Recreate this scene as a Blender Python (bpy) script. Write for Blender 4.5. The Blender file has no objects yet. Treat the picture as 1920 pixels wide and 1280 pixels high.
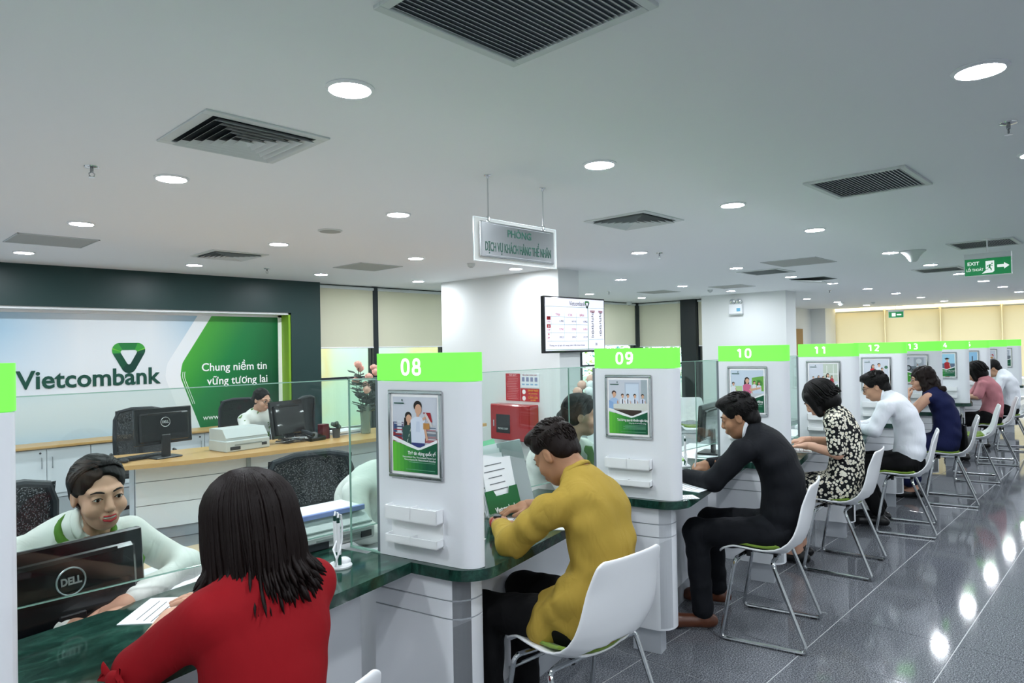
import bpy, bmesh, math, random
import numpy as np
from mathutils import Vector, Matrix, Euler

scene = bpy.context.scene
COL = scene.collection
random.seed(7)
PI = math.pi

# ------------------------------------------------------------------ camera
CAM_H = 1.58
def make_camera():
    yaw, pitch, roll = math.radians(43.94), math.radians(.54), math.radians(-1.04)
    F = Vector((math.cos(pitch)*math.cos(yaw), math.cos(pitch)*math.sin(yaw), math.sin(pitch)))
    R = F.cross(Vector((0, 0, 1))).normalized(); U = R.cross(F)
    c, s = math.cos(roll), math.sin(roll)
    R, U = c*R + s*U, -s*R + c*U
    cd = bpy.data.cameras.new('camera'); co = bpy.data.objects.new('camera', cd); COL.objects.link(co)
    m = Matrix((R, U, -F)).transposed().to_4x4(); m.translation = Vector((0, 0, CAM_H))
    co.matrix_world = m
    cd.sensor_width = 36.0; cd.lens = 1272.0/1920.0*36.0
    cd.clip_start = .05; cd.clip_end = 200
    scene.camera = co
make_camera()

# ------------------------------------------------------------------ world, exposure
w = bpy.data.worlds.new('world'); scene.world = w; w.use_nodes = True
bg = w.node_tree.nodes['Background']; bg.inputs[0].default_value = (.80, .92, 1.0, 1); bg.inputs[1].default_value = 3.0
vs = scene.view_settings
scene.display_settings.display_device = 'sRGB'
vs.view_transform = 'Standard'; vs.look = 'None'; vs.gamma = 1; vs.use_curve_mapping = False
vs.exposure = 0.70
LAMP = 165.0          # emission of the ceiling lamps
try:
    cy = scene.cycles; cy.max_bounces = 5; cy.diffuse_bounces = 4; cy.glossy_bounces = 2; cy.transmission_bounces = 4; cy.transparent_max_bounces = 16; cy.caustics_reflective = False; cy.caustics_refractive = False; cy.adaptive_threshold = .03
    scene.cycles.use_denoising = True
    scene.cycles.sample_clamp_indirect = 6.0
except Exception: pass

# ------------------------------------------------------------------ colours and materials
def lin(c): return c/12.92 if c <= .04045 else ((c+.055)/1.055)**2.4
def hx(s):
    s = s.lstrip('#'); return tuple(lin(int(s[i:i+2], 16)/255) for i in (0, 2, 4)) + (1,)
_M = {}
def nt(m): return m.node_tree.nodes, m.node_tree.links
def mat(name, col, rough=.5, metal=0., spec=.5, emit=None, es=0., alpha=None, trans=0., ior=1.45, coat=0., sheen=0.):
    if name in _M: return _M[name]
    m = bpy.data.materials.new(name); m.use_nodes = True
    b = m.node_tree.nodes['Principled BSDF']
    c = hx(col) if isinstance(col, str) else col
    b.inputs['Base Color'].default_value = c
    b.inputs['Roughness'].default_value = rough; b.inputs['Metallic'].default_value = metal
    b.inputs['Specular IOR Level'].default_value = spec; b.inputs['IOR'].default_value = ior
    b.inputs['Transmission Weight'].default_value = trans; b.inputs['Coat Weight'].default_value = coat
    if sheen: b.inputs['Sheen Weight'].default_value = sheen
    if emit: b.inputs['Emission Color'].default_value = hx(emit) if isinstance(emit, str) else emit; b.inputs['Emission Strength'].default_value = es
    if alpha is not None: b.inputs['Alpha'].default_value = alpha
    m.diffuse_color = c
    _M[name] = m
    return m
def node(m, t, **k):
    n = m.node_tree.nodes.new(t)
    for a, v in k.items(): setattr(n, a, v)
    return n
def bsdf(m): return m.node_tree.nodes['Principled BSDF']
def coords(m, scale=(1, 1, 1), kind='Object', rot=(0, 0, 0)):
    tc = node(m, 'ShaderNodeTexCoord'); mp = node(m, 'ShaderNodeMapping')
    mp.inputs['Scale'].default_value = scale; mp.inputs['Rotation'].default_value = rot
    m.node_tree.links.new(tc.outputs[kind], mp.inputs[0]); return mp.outputs[0]
def add_noise_color(m, cols, scale, stretch=(1, 1, 1), detail=6, pos=None, rough=.6, dist=0., rot=(0, 0, 0), kind='Object'):
    L = m.node_tree.links
    n = node(m, 'ShaderNodeTexNoise'); n.inputs['Scale'].default_value = scale; n.inputs['Detail'].default_value = detail
    n.inputs['Roughness'].default_value = rough; n.inputs['Distortion'].default_value = dist
    L.new(coords(m, stretch, kind, rot), n.inputs['Vector'])
    r = node(m, 'ShaderNodeValToRGB'); e = r.color_ramp.elements
    pos = pos or [i/(len(cols)-1) for i in range(len(cols))]
    while len(e) < len(cols): e.new(.5)
    for i, (c, p) in enumerate(zip(cols, pos)): e[i].position = p; e[i].color = hx(c) if isinstance(c, str) else c
    L.new(n.outputs['Fac'], r.inputs[0]); L.new(r.outputs[0], bsdf(m).inputs['Base Color'])
    return n
def add_bump(m, scale, strength, dist=.01, stretch=(1, 1, 1), kind='noise', detail=4, rot=(0, 0, 0)):
    L = m.node_tree.links
    if kind == 'noise':
        n = node(m, 'ShaderNodeTexNoise'); n.inputs['Scale'].default_value = scale; n.inputs['Detail'].default_value = detail; out = n.outputs['Fac']
    else:
        n = node(m, 'ShaderNodeTexVoronoi'); n.inputs['Scale'].default_value = scale; out = n.outputs['Distance']
    L.new(coords(m, stretch, 'Object', rot), n.inputs['Vector'])
    b = node(m, 'ShaderNodeBump'); b.inputs['Strength'].default_value = strength; b.inputs['Distance'].default_value = dist
    L.new(out, b.inputs['Height']); L.new(b.outputs[0], bsdf(m).inputs['Normal'])

def add_folds(m, st=.55):
    """soft creases of woven cloth"""
    L = m.node_tree.links
    n = node(m, 'ShaderNodeTexNoise'); n.inputs['Scale'].default_value = 7; n.inputs['Detail'].default_value = 2.5; n.inputs['Distortion'].default_value = 1.4; n.inputs['Roughness'].default_value = .5
    L.new(coords(m, (1.25, 1.25, .55), 'Object', (.5, .3, 0)), n.inputs['Vector'])
    a = node(m, 'ShaderNodeMath', operation='SUBTRACT'); a.inputs[1].default_value = .5; L.new(n.outputs['Fac'], a.inputs[0])
    q = node(m, 'ShaderNodeMath', operation='ABSOLUTE'); L.new(a.outputs[0], q.inputs[0])
    p = node(m, 'ShaderNodeMath', operation='POWER'); p.inputs[1].default_value = 1.15; L.new(q.outputs[0], p.inputs[0])
    b = node(m, 'ShaderNodeBump'); b.inputs['Strength'].default_value = st; b.inputs['Distance'].default_value = .035
    L.new(p.outputs[0], b.inputs['Height']); L.new(b.outputs[0], bsdf(m).inputs['Normal'])

def build_materials():
    mat('ceiling_paint', '#f3f6f8', .85)
    mat('wall_white', '#e8ebea', .7)
    mat('white_laminate', '#e9ecf0', .32)
    mat('white_plastic', '#eef0f2', .3)
    mat('tray_white', '#f3f5f6', .35)
    mat('grey_plinth', '#a3a8ae', .4)
    mat('lamp_white', '#ffffff', .5, emit=(.89, .94, 1.0, 1), es=LAMP)
    mat('lamp_ring', '#e9edf0', .4)
    mat('vent_grey', '#c3c9c9', .5); mat('vent_white', '#d5dbda', .5); mat('vent_dark', '#767f82', .9)
    mat('panel_grey', '#a7aaa6', .6)
    mat('chrome', '#d5d8da', .12, metal=1); mat('frame_chrome', '#c9ccce', .14, metal=1)
    mat('brushed_steel', '#9b9ea0', .27, metal=1)
    mat('black_plastic', '#15171a', .38); mat('black_rough', '#0d0e10', .7); mat('dark_grey', '#2a2e33', .5)
    mat('monitor_black', '#101215', .22, coat=.3)
    mat('office_grey', '#9fa9ab', .5)
    mat('green_wall', '#1d3a38', .42)
    mat('lime_trim', '#8fbf35', .5)
    mat('sign_green', '#6fe04a', .4, emit=hx('#78ea54'), es=.42)
    mat('sign_text', '#ffffff', .4, emit=(1, 1, .98, 1), es=.7)
    for nm, c in (('blind', '#d6d2bd'), ('blind_warm', '#f0dfb2')):
        m = mat(nm, c, .8); L = m.node_tree.links; tr = node(m, 'ShaderNodeBsdfTranslucent'); tr.inputs[0].default_value = hx('#e4e2d2' if nm == 'blind' else '#f6e3b4'); mx = node(m, 'ShaderNodeMixShader'); mx.inputs[0].default_value = .13 if nm == 'blind' else .13
        L.new(bsdf(m).outputs[0], mx.inputs[1]); L.new(tr.outputs[0], mx.inputs[2]); L.new(mx.outputs[0], m.node_tree.nodes['Material Output'].inputs[0])
    mat('mullion', '#20282c', .45)
    mat('red_box', '#a9131c', .3, coat=.4)
    mat('paper', '#eef1f5', .7); mat('paper_green', '#8fdcae', .7); mat('ink', '#5a6066', .7)
    mat('holder_green', '#14622f', .4); mat('white_print', '#ffffff', .5)
    mat('brand_green', '#0f4a3c', .45)
    mat('lilac', '#8f9bd6', .5)
    mat('printer_grey', '#c3c9c7', .5); mat('printer_dark', '#8b9492', .5)
    mat('leather_black', '#131315', .38)
    mat('shoe_brown', '#5a3220', .35); mat('shoe_black', '#111113', .3)
    mat('seat_green', '#6d8a2a', .85, sheen=.3)
    mat('terracotta', '#55595d', .7); mat('leaf', '#2f5a35', .6); mat('leaf_dark', '#27392c', .6); mat('succulent', '#51605a', .6)
    mat('rose', '#e8b7a6', .6); mat('pink_flower', '#e86c86', .6)
    mat('maroon', '#5b2029', .4)
    mat('cushion_screen', '#7a5fd0', .3, emit=hx('#8a6cf0'), es=1.0)
    mat('screen_white', '#dfe0ee', .25, emit=hx('#dcdcec'), es=.5)
    mat('tv_line', '#9fc4ae', .4); mat('tv_red', '#d0455a', .4); mat('tv_ink', '#4b4b55', .4); mat('tv_pink', '#efb9c6', .4)
    mat('exit_green', '#157a45', .4, emit=hx('#157a45'), es=.35); mat('exit_white', '#dfeee6', .4, emit=(1, 1, 1, 1), es=.35)
    mat('cove_warm', '#fff0c0', .5, emit=hx('#ffe2a0'), es=3)
    m = mat('acrylic', (.95, 1, .98, 1), .03, trans=.0, alpha=.22)
    # float glass: clear, faintly green, reflecting
    m = mat('glass', (.86, .95, .92, 1), .0, alpha=1)
    n, L = nt(m); n.clear()
    o = node(m, 'ShaderNodeOutputMaterial'); mix = node(m, 'ShaderNodeMixShader'); t = node(m, 'ShaderNodeBsdfTransparent')
    g = node(m, 'ShaderNodeBsdfGlossy'); fr = node(m, 'ShaderNodeFresnel'); fr.inputs[0].default_value = 1.5
    t.inputs[0].default_value = (.90, .955, .935, 1); g.inputs['Roughness'].default_value = .0; g.inputs[0].default_value = (1, 1, 1, 1)
    gm = node(m, 'ShaderNodeNewGeometry'); iv = node(m, 'ShaderNodeMapRange'); iv.inputs['To Min'].default_value = 1.36; iv.inputs['To Max'].default_value = 1/1.36
    L.new(gm.outputs['Backfacing'], iv.inputs[0]); L.new(iv.outputs[0], fr.inputs[0]); L.new(fr.outputs[0], mix.inputs[0]); L.new(t.outputs[0], mix.inputs[1]); L.new(g.outputs[0], mix.inputs[2]); L.new(mix.outputs[0], o.inputs[0])
    mat('glass_edge', '#9fc7b8', .15, spec=.8)
    # granite floor tile
    m = mat('granite_grey', '#565a60', .07, spec=.5)
    add_noise_color(m, ['#2e3034', '#595c62', '#7c8086', '#b2b5b9'], 150, detail=2, pos=[.3, .46, .56, .74], rough=.75, kind='Object')
    m = mat('grout', '#c3c6c8', .6)
    # green marble counter
    m = mat('green_marble', '#1c3a33', .1, spec=.55)
    add_noise_color(m, ['#10211d', '#1d3d34', '#2a5145', '#5b8274'], 7, (1, 2.2, 1), detail=9, pos=[.32, .5, .62, .82], rough=.7, dist=1.2)
    # wood
    for nm, a, b_, rg in (('wood_top', '#b98b50', '#cda368', .35), ('wood_floor', '#c4a883', '#d6c1a0', .35), ('door_wood', '#8d6a3c', '#a07d4b', .5)):
        m = mat(nm, a, rg); add_noise_color(m, [a, b_, a], 3.5, (.6, 9, 9), detail=5, dist=.6)
    # office mesh fabric with open holes
    m = mat('mesh_fabric', '#17191c', .7)
    n, L = nt(m); v = node(m, 'ShaderNodeTexVoronoi'); v.inputs['Scale'].default_value = 150; L.new(coords(m), v.inputs['Vector'])
    r = node(m, 'ShaderNodeMath', operation='GREATER_THAN'); r.inputs[1].default_value = .36; L.new(v.outputs['Distance'], r.inputs[0])
    mx = node(m, 'ShaderNodeMath', operation='MULTIPLY_ADD'); mx.inputs[1].default_value = .25; mx.inputs[2].default_value = .75
    L.new(r.outputs[0], mx.inputs[0]); L.new(mx.outputs[0], bsdf(m).inputs['Alpha'])
    # people
    for nm, c in (('skin_light', '#cf9f86'), ('skin_tan', '#a87a5c'), ('skin_mid', '#b98d72')):
        m = mat(nm, c, .48); b = bsdf(m); b.inputs['Subsurface Weight'].default_value = .0; b.inputs['Subsurface Radius'].default_value = (.012, .005, .003); b.inputs['Subsurface Scale'].default_value = .6
    mat('lips_red', '#b3262f', .3); mat('lips', '#a9625a', .4); mat('teeth', '#efeae4', .3); mat('eye_white', '#e2dedb', .25); mat('iris', '#1d120d', .15); mat('brow', '#2b211e', .7)
    for nm, c in (('hair_black', '#0c0a0a'), ('hair_brown', '#180e0b'), ('hair_red', '#150c0a')):
        m = mat(nm, c, .52, spec=.22); add_bump(m, 160, .5, .004, (1, 1, .08))
    for nm, c, r_ in (('cloth_red', '#8a0f18', .8), ('cloth_yellow', '#a68c3c', .8), ('cloth_suit', '#14161b', .75), ('cloth_white', '#e6e9ef', .8), ('cloth_cream', '#e4e6e0', .8),
                      ('cloth_navy', '#1b2148', .8), ('cloth_pink', '#c07f86', .85), ('cloth_black', '#0e0e10', .8), ('cloth_scarf', '#4c7a2c', .7)):
        m = mat(nm, c, r_, spec=.2); add_folds(m, .28 if nm in ('cloth_red', 'cloth_suit', 'cloth_navy', 'cloth_black') else .42)
    m = mat('cloth_floral', '#16181b', .8, spec=.2)
    L = m.node_tree.links; v = node(m, 'ShaderNodeTexVoronoi'); v.inputs['Scale'].default_value = 46; L.new(coords(m), v.inputs['Vector'])
    r = node(m, 'ShaderNodeValToRGB'); e = r.color_ramp.elements; e.new(.5); e.new(.5)
    for q, (p, c) in enumerate(((0, '#c9a45a'), (.14, '#e8e4d4'), (.42, '#d9d5c4'), (.50, '#17191c'))): e[q].position = p; e[q].color = hx(c)
    r.color_ramp.interpolation = 'CONSTANT'
    L.new(v.outputs['Distance'], r.inputs[0]); L.new(r.outputs[0], bsdf(m).inputs['Base Color'])
    for nm, base, cols in (('cloth_leafprint', '#e6e8e4', None),):
        m = mat(nm, base, .8, spec=.2); add_noise_color(m, ['#4c7a35', '#5a7f3c', '#e6e8e4', '#e6e8e4'], 11, (1, 1, .6), detail=2, pos=[0, .40, .43, 1])
build_materials()
def M(n): return _M[n]
def flat(c, rough=.45):
    return mat('print_' + c.lstrip('#'), c, rough)

# ------------------------------------------------------------------ mesh building
class MB:
    def __init__(s): s.v = []; s.f = []; s.m = []; s.cur = 0; s.T = None
    def at(s, T): s.T = T; return s
    def mi(s, i): s.cur = i; return s
    def add(s, vs, fs):
        o = len(s.v)
        s.v += [tuple(s.T @ Vector(p)) if s.T else tuple(p) for p in vs]
        s.f += [tuple(i+o for i in f) for f in fs]; s.m += [s.cur]*len(fs); return s
    def box(s, c, d, ch=0.):
        x, y, z = c; a, b, h = d[0]/2, d[1]/2, d[2]/2
        if ch <= 0:
            vs = [(x+i*a, y+j*b, z+k*h) for i in (-1, 1) for j in (-1, 1) for k in (-1, 1)]
            return s.add(vs, [(0, 1, 3, 2), (4, 6, 7, 5), (0, 4, 5, 1), (2, 3, 7, 6), (0, 2, 6, 4), (1, 5, 7, 3)])
        vs = []; idx = {}
        for i in (-1, 1):
            for j in (-1, 1):
                for k in (-1, 1):
                    for ax in range(3):
                        p = [i*(a-ch), j*(b-ch), k*(h-ch)]; p[ax] = (i*a, j*b, k*h)[ax]
                        idx[i, j, k, ax] = len(vs); vs.append((x+p[0], y+p[1], z+p[2]))
        F = []
        for ax in range(3):
            o = [q for q in range(3) if q != ax]
            for sg in (-1, 1):
                q = []
                for (p1, p2) in ((-1, -1), (1, -1), (1, 1), (-1, 1)):
                    t = [0, 0, 0]; t[ax] = sg; t[o[0]] = p1; t[o[1]] = p2; q.append(idx[t[0], t[1], t[2], ax])
                flip = (sg > 0) ^ (ax == 1)
                F.append(tuple(q) if flip else tuple(q[::-1]))
        for ax in range(3):
            o = [q for q in range(3) if q != ax]
            for p1 in (-1, 1):
                for p2 in (-1, 1):
                    t = [0, 0, 0]; t[o[0]] = p1; t[o[1]] = p2
                    lo = list(t); lo[ax] = -1; hi = list(t); hi[ax] = 1
                    F.append((idx[*lo, o[0]], idx[*lo, o[1]], idx[*hi, o[1]], idx[*hi, o[0]]))
        for i in (-1, 1):
            for j in (-1, 1):
                for k in (-1, 1): F.append(tuple(idx[i, j, k, q] for q in range(3)))
        return s.add(vs, F)
    def prism(s, poly, z0, z1, cap=True):
        n = len(poly); vs = [(x, y, z0) for x, y in poly] + [(x, y, z1) for x, y in poly]
        fs = [(i, (i+1) % n, n+(i+1) % n, n+i) for i in range(n)]
        if cap: fs += [tuple(range(n-1, -1, -1)), tuple(range(n, 2*n))]
        return s.add(vs, fs)
    def lathe(s, prof, seg=20, c=(0, 0, 0), cap=True):
        vs = []; fs = []
        for r, z in prof:
            for k in range(seg): a = 2*PI*k/seg; vs.append((c[0]+r*math.cos(a), c[1]+r*math.sin(a), c[2]+z))
        for i in range(len(prof)-1):
            for k in range(seg): fs.append((i*seg+k, i*seg+(k+1) % seg, (i+1)*seg+(k+1) % seg, (i+1)*seg+k))
        if cap: fs += [tuple(range(seg-1, -1, -1)), tuple((len(prof)-1)*seg+k for k in range(seg))]
        return s.add(vs, fs)
    def tube(s, pts, r, n=8, closed=False, cap=True, flat_=None):
        pts = [Vector(p) for p in pts]; N = len(pts); rs = r if isinstance(r, (list, tuple)) else [r]*N
        vs = []; fs = []; up = None
        for i, p in enumerate(pts):
            a = pts[(i-1) % N] if (closed or i > 0) else p; b = pts[(i+1) % N] if (closed or i < N-1) else p
            t = (b-a).normalized() if (b-a).length > 1e-9 else Vector((0, 0, 1))
            if up is None: up = Vector((0, 0, 1)) if abs(t.z) < .9 else Vector((1, 0, 0))
            x = (up - t*up.dot(t)); x = x.normalized() if x.length > 1e-6 else t.orthogonal().normalized(); y = t.cross(x); up = x
            for k in range(n):
                q = 2*PI*k/n; vs.append(p + (x*math.cos(q) + y*math.sin(q)*(flat_ or 1))*rs[i])
        m = N if closed else N-1
        for i in range(m):
            for k in range(n): fs.append((i*n+k, i*n+(k+1) % n, ((i+1) % N)*n+(k+1) % n, ((i+1) % N)*n+k))
        if cap and not closed: fs += [tuple(range(n-1, -1, -1)), tuple((N-1)*n+k for k in range(n))]
        return s.add(vs, fs)
    def ball(s, c, r, seg=12, ring=8):
        rr = r if isinstance(r, (tuple, list)) else (r, r, r); vs = [(c[0], c[1], c[2]-rr[2])]; fs = []
        for i in range(1, ring):
            t = PI*i/ring
            for k in range(seg): a = 2*PI*k/seg; vs.append((c[0]+rr[0]*math.sin(t)*math.cos(a), c[1]+rr[1]*math.sin(t)*math.sin(a), c[2]-rr[2]*math.cos(t)))
        vs.append((c[0], c[1], c[2]+rr[2])); e = len(vs)-1
        for k in range(seg): fs.append((0, 1+(k+1) % seg, 1+k)); fs.append((e, e-seg+k, e-seg+(k+1) % seg))
        for i in range(ring-2):
            for k in range(seg): fs.append((1+i*seg+k, 1+i*seg+(k+1) % seg, 1+(i+1)*seg+(k+1) % seg, 1+(i+1)*seg+k))
        return s.add(vs, fs)
    def grid(s, fn, nu, nv, skip=None):
        vs = [fn(i/nu, j/nv) for i in range(nu+1) for j in range(nv+1)]
        fs = [(i*(nv+1)+j, (i+1)*(nv+1)+j, (i+1)*(nv+1)+j+1, i*(nv+1)+j+1) for i in range(nu) for j in range(nv) if not (skip and skip((i+.5)/nu, (j+.5)/nv))]
        return s.add(vs, fs)
    def mesh(s, name, mats, smooth=False, angle=35):
        me = bpy.data.meshes.new(name); me.from_pydata(s.v, [], s.f)
        for m in (mats if isinstance(mats, (list, tuple)) else [mats]): me.materials.append(M(m) if isinstance(m, str) else m)
        me.polygons.foreach_set('material_index', s.m)
        bm = bmesh.new(); bm.from_mesh(me); bmesh.ops.recalc_face_normals(bm, faces=bm.faces[:]); bm.to_mesh(me); bm.free()
        if smooth:
            me.polygons.foreach_set('use_smooth', [True]*len(me.polygons))
            if angle < 180: me.set_sharp_from_angle(angle=math.radians(angle))
        me.update(); return me
def props(o, label=None, cat=None, group=None, kind=None):
    if label: o['label'] = label
    if cat: o['category'] = cat
    if group: o['group'] = group
    if kind: o['kind'] = kind
    return o
def empty(name, label, cat, loc=(0, 0, 0), rz=0, group=None, kind=None, rot=None):
    o = bpy.data.objects.new(name, None); COL.objects.link(o); o.location = loc; o.rotation_euler = rot or (0, 0, rz); o.empty_display_size = .1
    return props(o, label, cat, group, kind)
def obj(name, me, parent=None, loc=(0, 0, 0), rot=(0, 0, 0)):
    o = bpy.data.objects.new(name, me); COL.objects.link(o); o.location = loc; o.rotation_euler = rot
    if parent: o.parent = parent
    return o
def part(name, mb, mats, parent, smooth=False, angle=35, loc=(0, 0, 0), rot=(0, 0, 0)):
    return obj(name, mb.mesh(name, mats, smooth, angle), parent, loc, rot)
def one(name, mb, mats, label, cat, loc=(0, 0, 0), rz=0, smooth=False, group=None, angle=35, rot=None):
    return props(obj(name, mb.mesh(name, mats, smooth, angle), None, loc, rot or (0, 0, rz)), label, cat, group)
def struct(name, mb, mats, label=None, smooth=False, loc=(0, 0, 0), cat=None):
    return props(obj(name, mb.mesh(name, mats, smooth), None, loc), label, cat, None, 'structure')
def tree(o):
    return [o] + [q for c in o.children for q in tree(c)]
def dup(root, loc, rz, label, group=None):
    r = root.copy(); COL.objects.link(r); r.location = loc; r.rotation_euler = (0, 0, rz); r['label'] = label
    if group: r['group'] = group
    for ch in list(root.children):
        c = ch.copy(); COL.objects.link(c); c.parent = r
        for g in list(ch.children):
            d = g.copy(); COL.objects.link(d); d.parent = c
    return r
TEXTS = []
def text(name, body, size, parent, loc, rot, material, align='CENTER', bold=0., ext=.0006, sx=1., fit=None, spacing=1.):
    """lettering; turned into a mesh at the end of the script. fit = width in metres"""
    cu = bpy.data.curves.new(name, 'FONT'); cu.body = body; cu.size = 1.0; cu.align_x = align; cu.align_y = 'CENTER'
    cu.offset = bold/size; cu.extrude = ext/size; cu.resolution_u = 3; cu.space_character = spacing
    cu.materials.append(M(material) if isinstance(material, str) else material)
    o = bpy.data.objects.new(name, cu); COL.objects.link(o); o.location = loc; o.rotation_euler = rot; o.scale = (sx, 1, 1)
    if parent: o.parent = parent
    TEXTS.append((o, fit, size)); return o
def finish_texts():
    bpy.context.view_layer.update(); dg = bpy.context.evaluated_depsgraph_get()
    for o, fit, size in TEXTS:
        me = bpy.data.meshes.new_from_object(o.evaluated_get(dg)); nm = o.name; cu = o.data
        v = np.empty(len(me.vertices)*3, np.float32); me.vertices.foreach_get('co', v); v = v.reshape(-1, 3)
        if len(v):
            v *= size
            if fit: v[:, 0] *= fit/max(1e-6, (v[:, 0].max()-v[:, 0].min()))
            me.vertices.foreach_set('co', v.ravel())
        n = bpy.data.objects.new('tmp', me); COL.objects.link(n)
        n.parent = o.parent; n.location = o.location; n.rotation_euler = o.rotation_euler; n.scale = o.scale
        for k_ in o.keys(): n[k_] = o[k_]
        bpy.data.objects.remove(o); bpy.data.curves.remove(cu); n.name = nm; me.name = nm

# ------------------------------------------------------------------ the booth frame
TH = math.radians(12.3); EX = Vector((math.cos(TH), math.sin(TH), 0)); EY = Vector((-math.sin(TH), math.cos(TH), 0))
PITCH = 1.3844
def B(n): return Vector((1.542 + PITCH*(n-8), 2.025 - .003*(n-8), 0))
def bl(n, u, v, z=0): return B(n) + EX*u + EY*v + Vector((0, 0, z))
ZC = .795; H = 2.63
# ================================================================== the setting
def world_coords(m, scale):
    g = node(m, 'ShaderNodeNewGeometry'); mp = node(m, 'ShaderNodeMapping'); mp.inputs['Scale'].default_value = scale
    m.node_tree.links.new(g.outputs['Position'], mp.inputs[0]); return mp.outputs[0]
for nm in ('granite_grey', 'wood_floor', 'wood_top'):
    m = M(nm)
    for n in [q for q in m.node_tree.nodes if q.type == 'TEX_NOISE']:
        s = (1, 1, 1) if nm == 'granite_grey' else (.6, 9, 9)
        m.node_tree.links.new(world_coords(m, s), n.inputs['Vector'])

def build_floor():
    b = MB(); b.box((9.45, -1.2, -.0515), (27, 7.8, .098))
    fl = struct('floor', b, 'grout', 'polished grey granite floor of square tiles with pale joints', cat='floor')
    tx, ty, x0, y0 = .597, .5665, 2.917, 1.370
    tb = MB(); tb.box((0, 0, -.006), (tx-.006, ty-.006, .012), .0005); tm = tb.mesh('tile', 'granite_grey')
    rest = MB()
    for i in range(-11, 34):
        for j in range(-11, 2):
            cx, cy = x0+(i+.5)*tx, y0+(j+.5)*ty
            if not (-3.9 < cx < 22.8 and -4.9 < cy < 2.6): continue
            vis = cy > .1*cx - .55 and cx > .8 and cx < 14.5 and cy > -.4
            if vis: obj('tile', tm, fl, (cx, cy, 0))
            else: rest.box((cx, cy, -.006), (tx-.006, ty-.006, .012))
    props(part('tile_field', rest, 'granite_grey', fl), kind='stuff')
    b = MB(); b.box((9.45, 6.15, -.053), (27, 6.9, .094))
    wf = struct('floor', b, mat('carpet_grey', '#8d9195', .9), 'grey floor behind the counter with a field of beige planks', cat='floor')
    pm = []
    for k in range(3):
        q = MB(); q.box((0, 0, -.003), (.998, .118, .006), .0008); pm.append(q.mesh('plank', 'wood_floor'))
    for j in range(18):
        for i in range(2):
            x = 1.15 + i*1.0 + (.5 if j % 2 else 0)
            obj('plank', pm[(i+j) % 3], wf, (x, 3.72+j*.12, 0))
    b = MB(); b.box((10, 6.15, -.004), (1, 1, .001))
build_floor()

b = MB(); b.box((9.45, 2.2, H+.05), (27, 14.8, .1)); struct('ceiling', b, 'ceiling_paint', 'flat white plasterboard ceiling')
b = MB(); b.box((9.45, -5.05, H/2), (27, .1, H)); struct('wall_front', b, 'wall_white')
b = MB(); b.box((-4.05, 2.2, H/2), (.1, 14.6, H)); struct('wall_left', b, 'wall_white')

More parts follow.
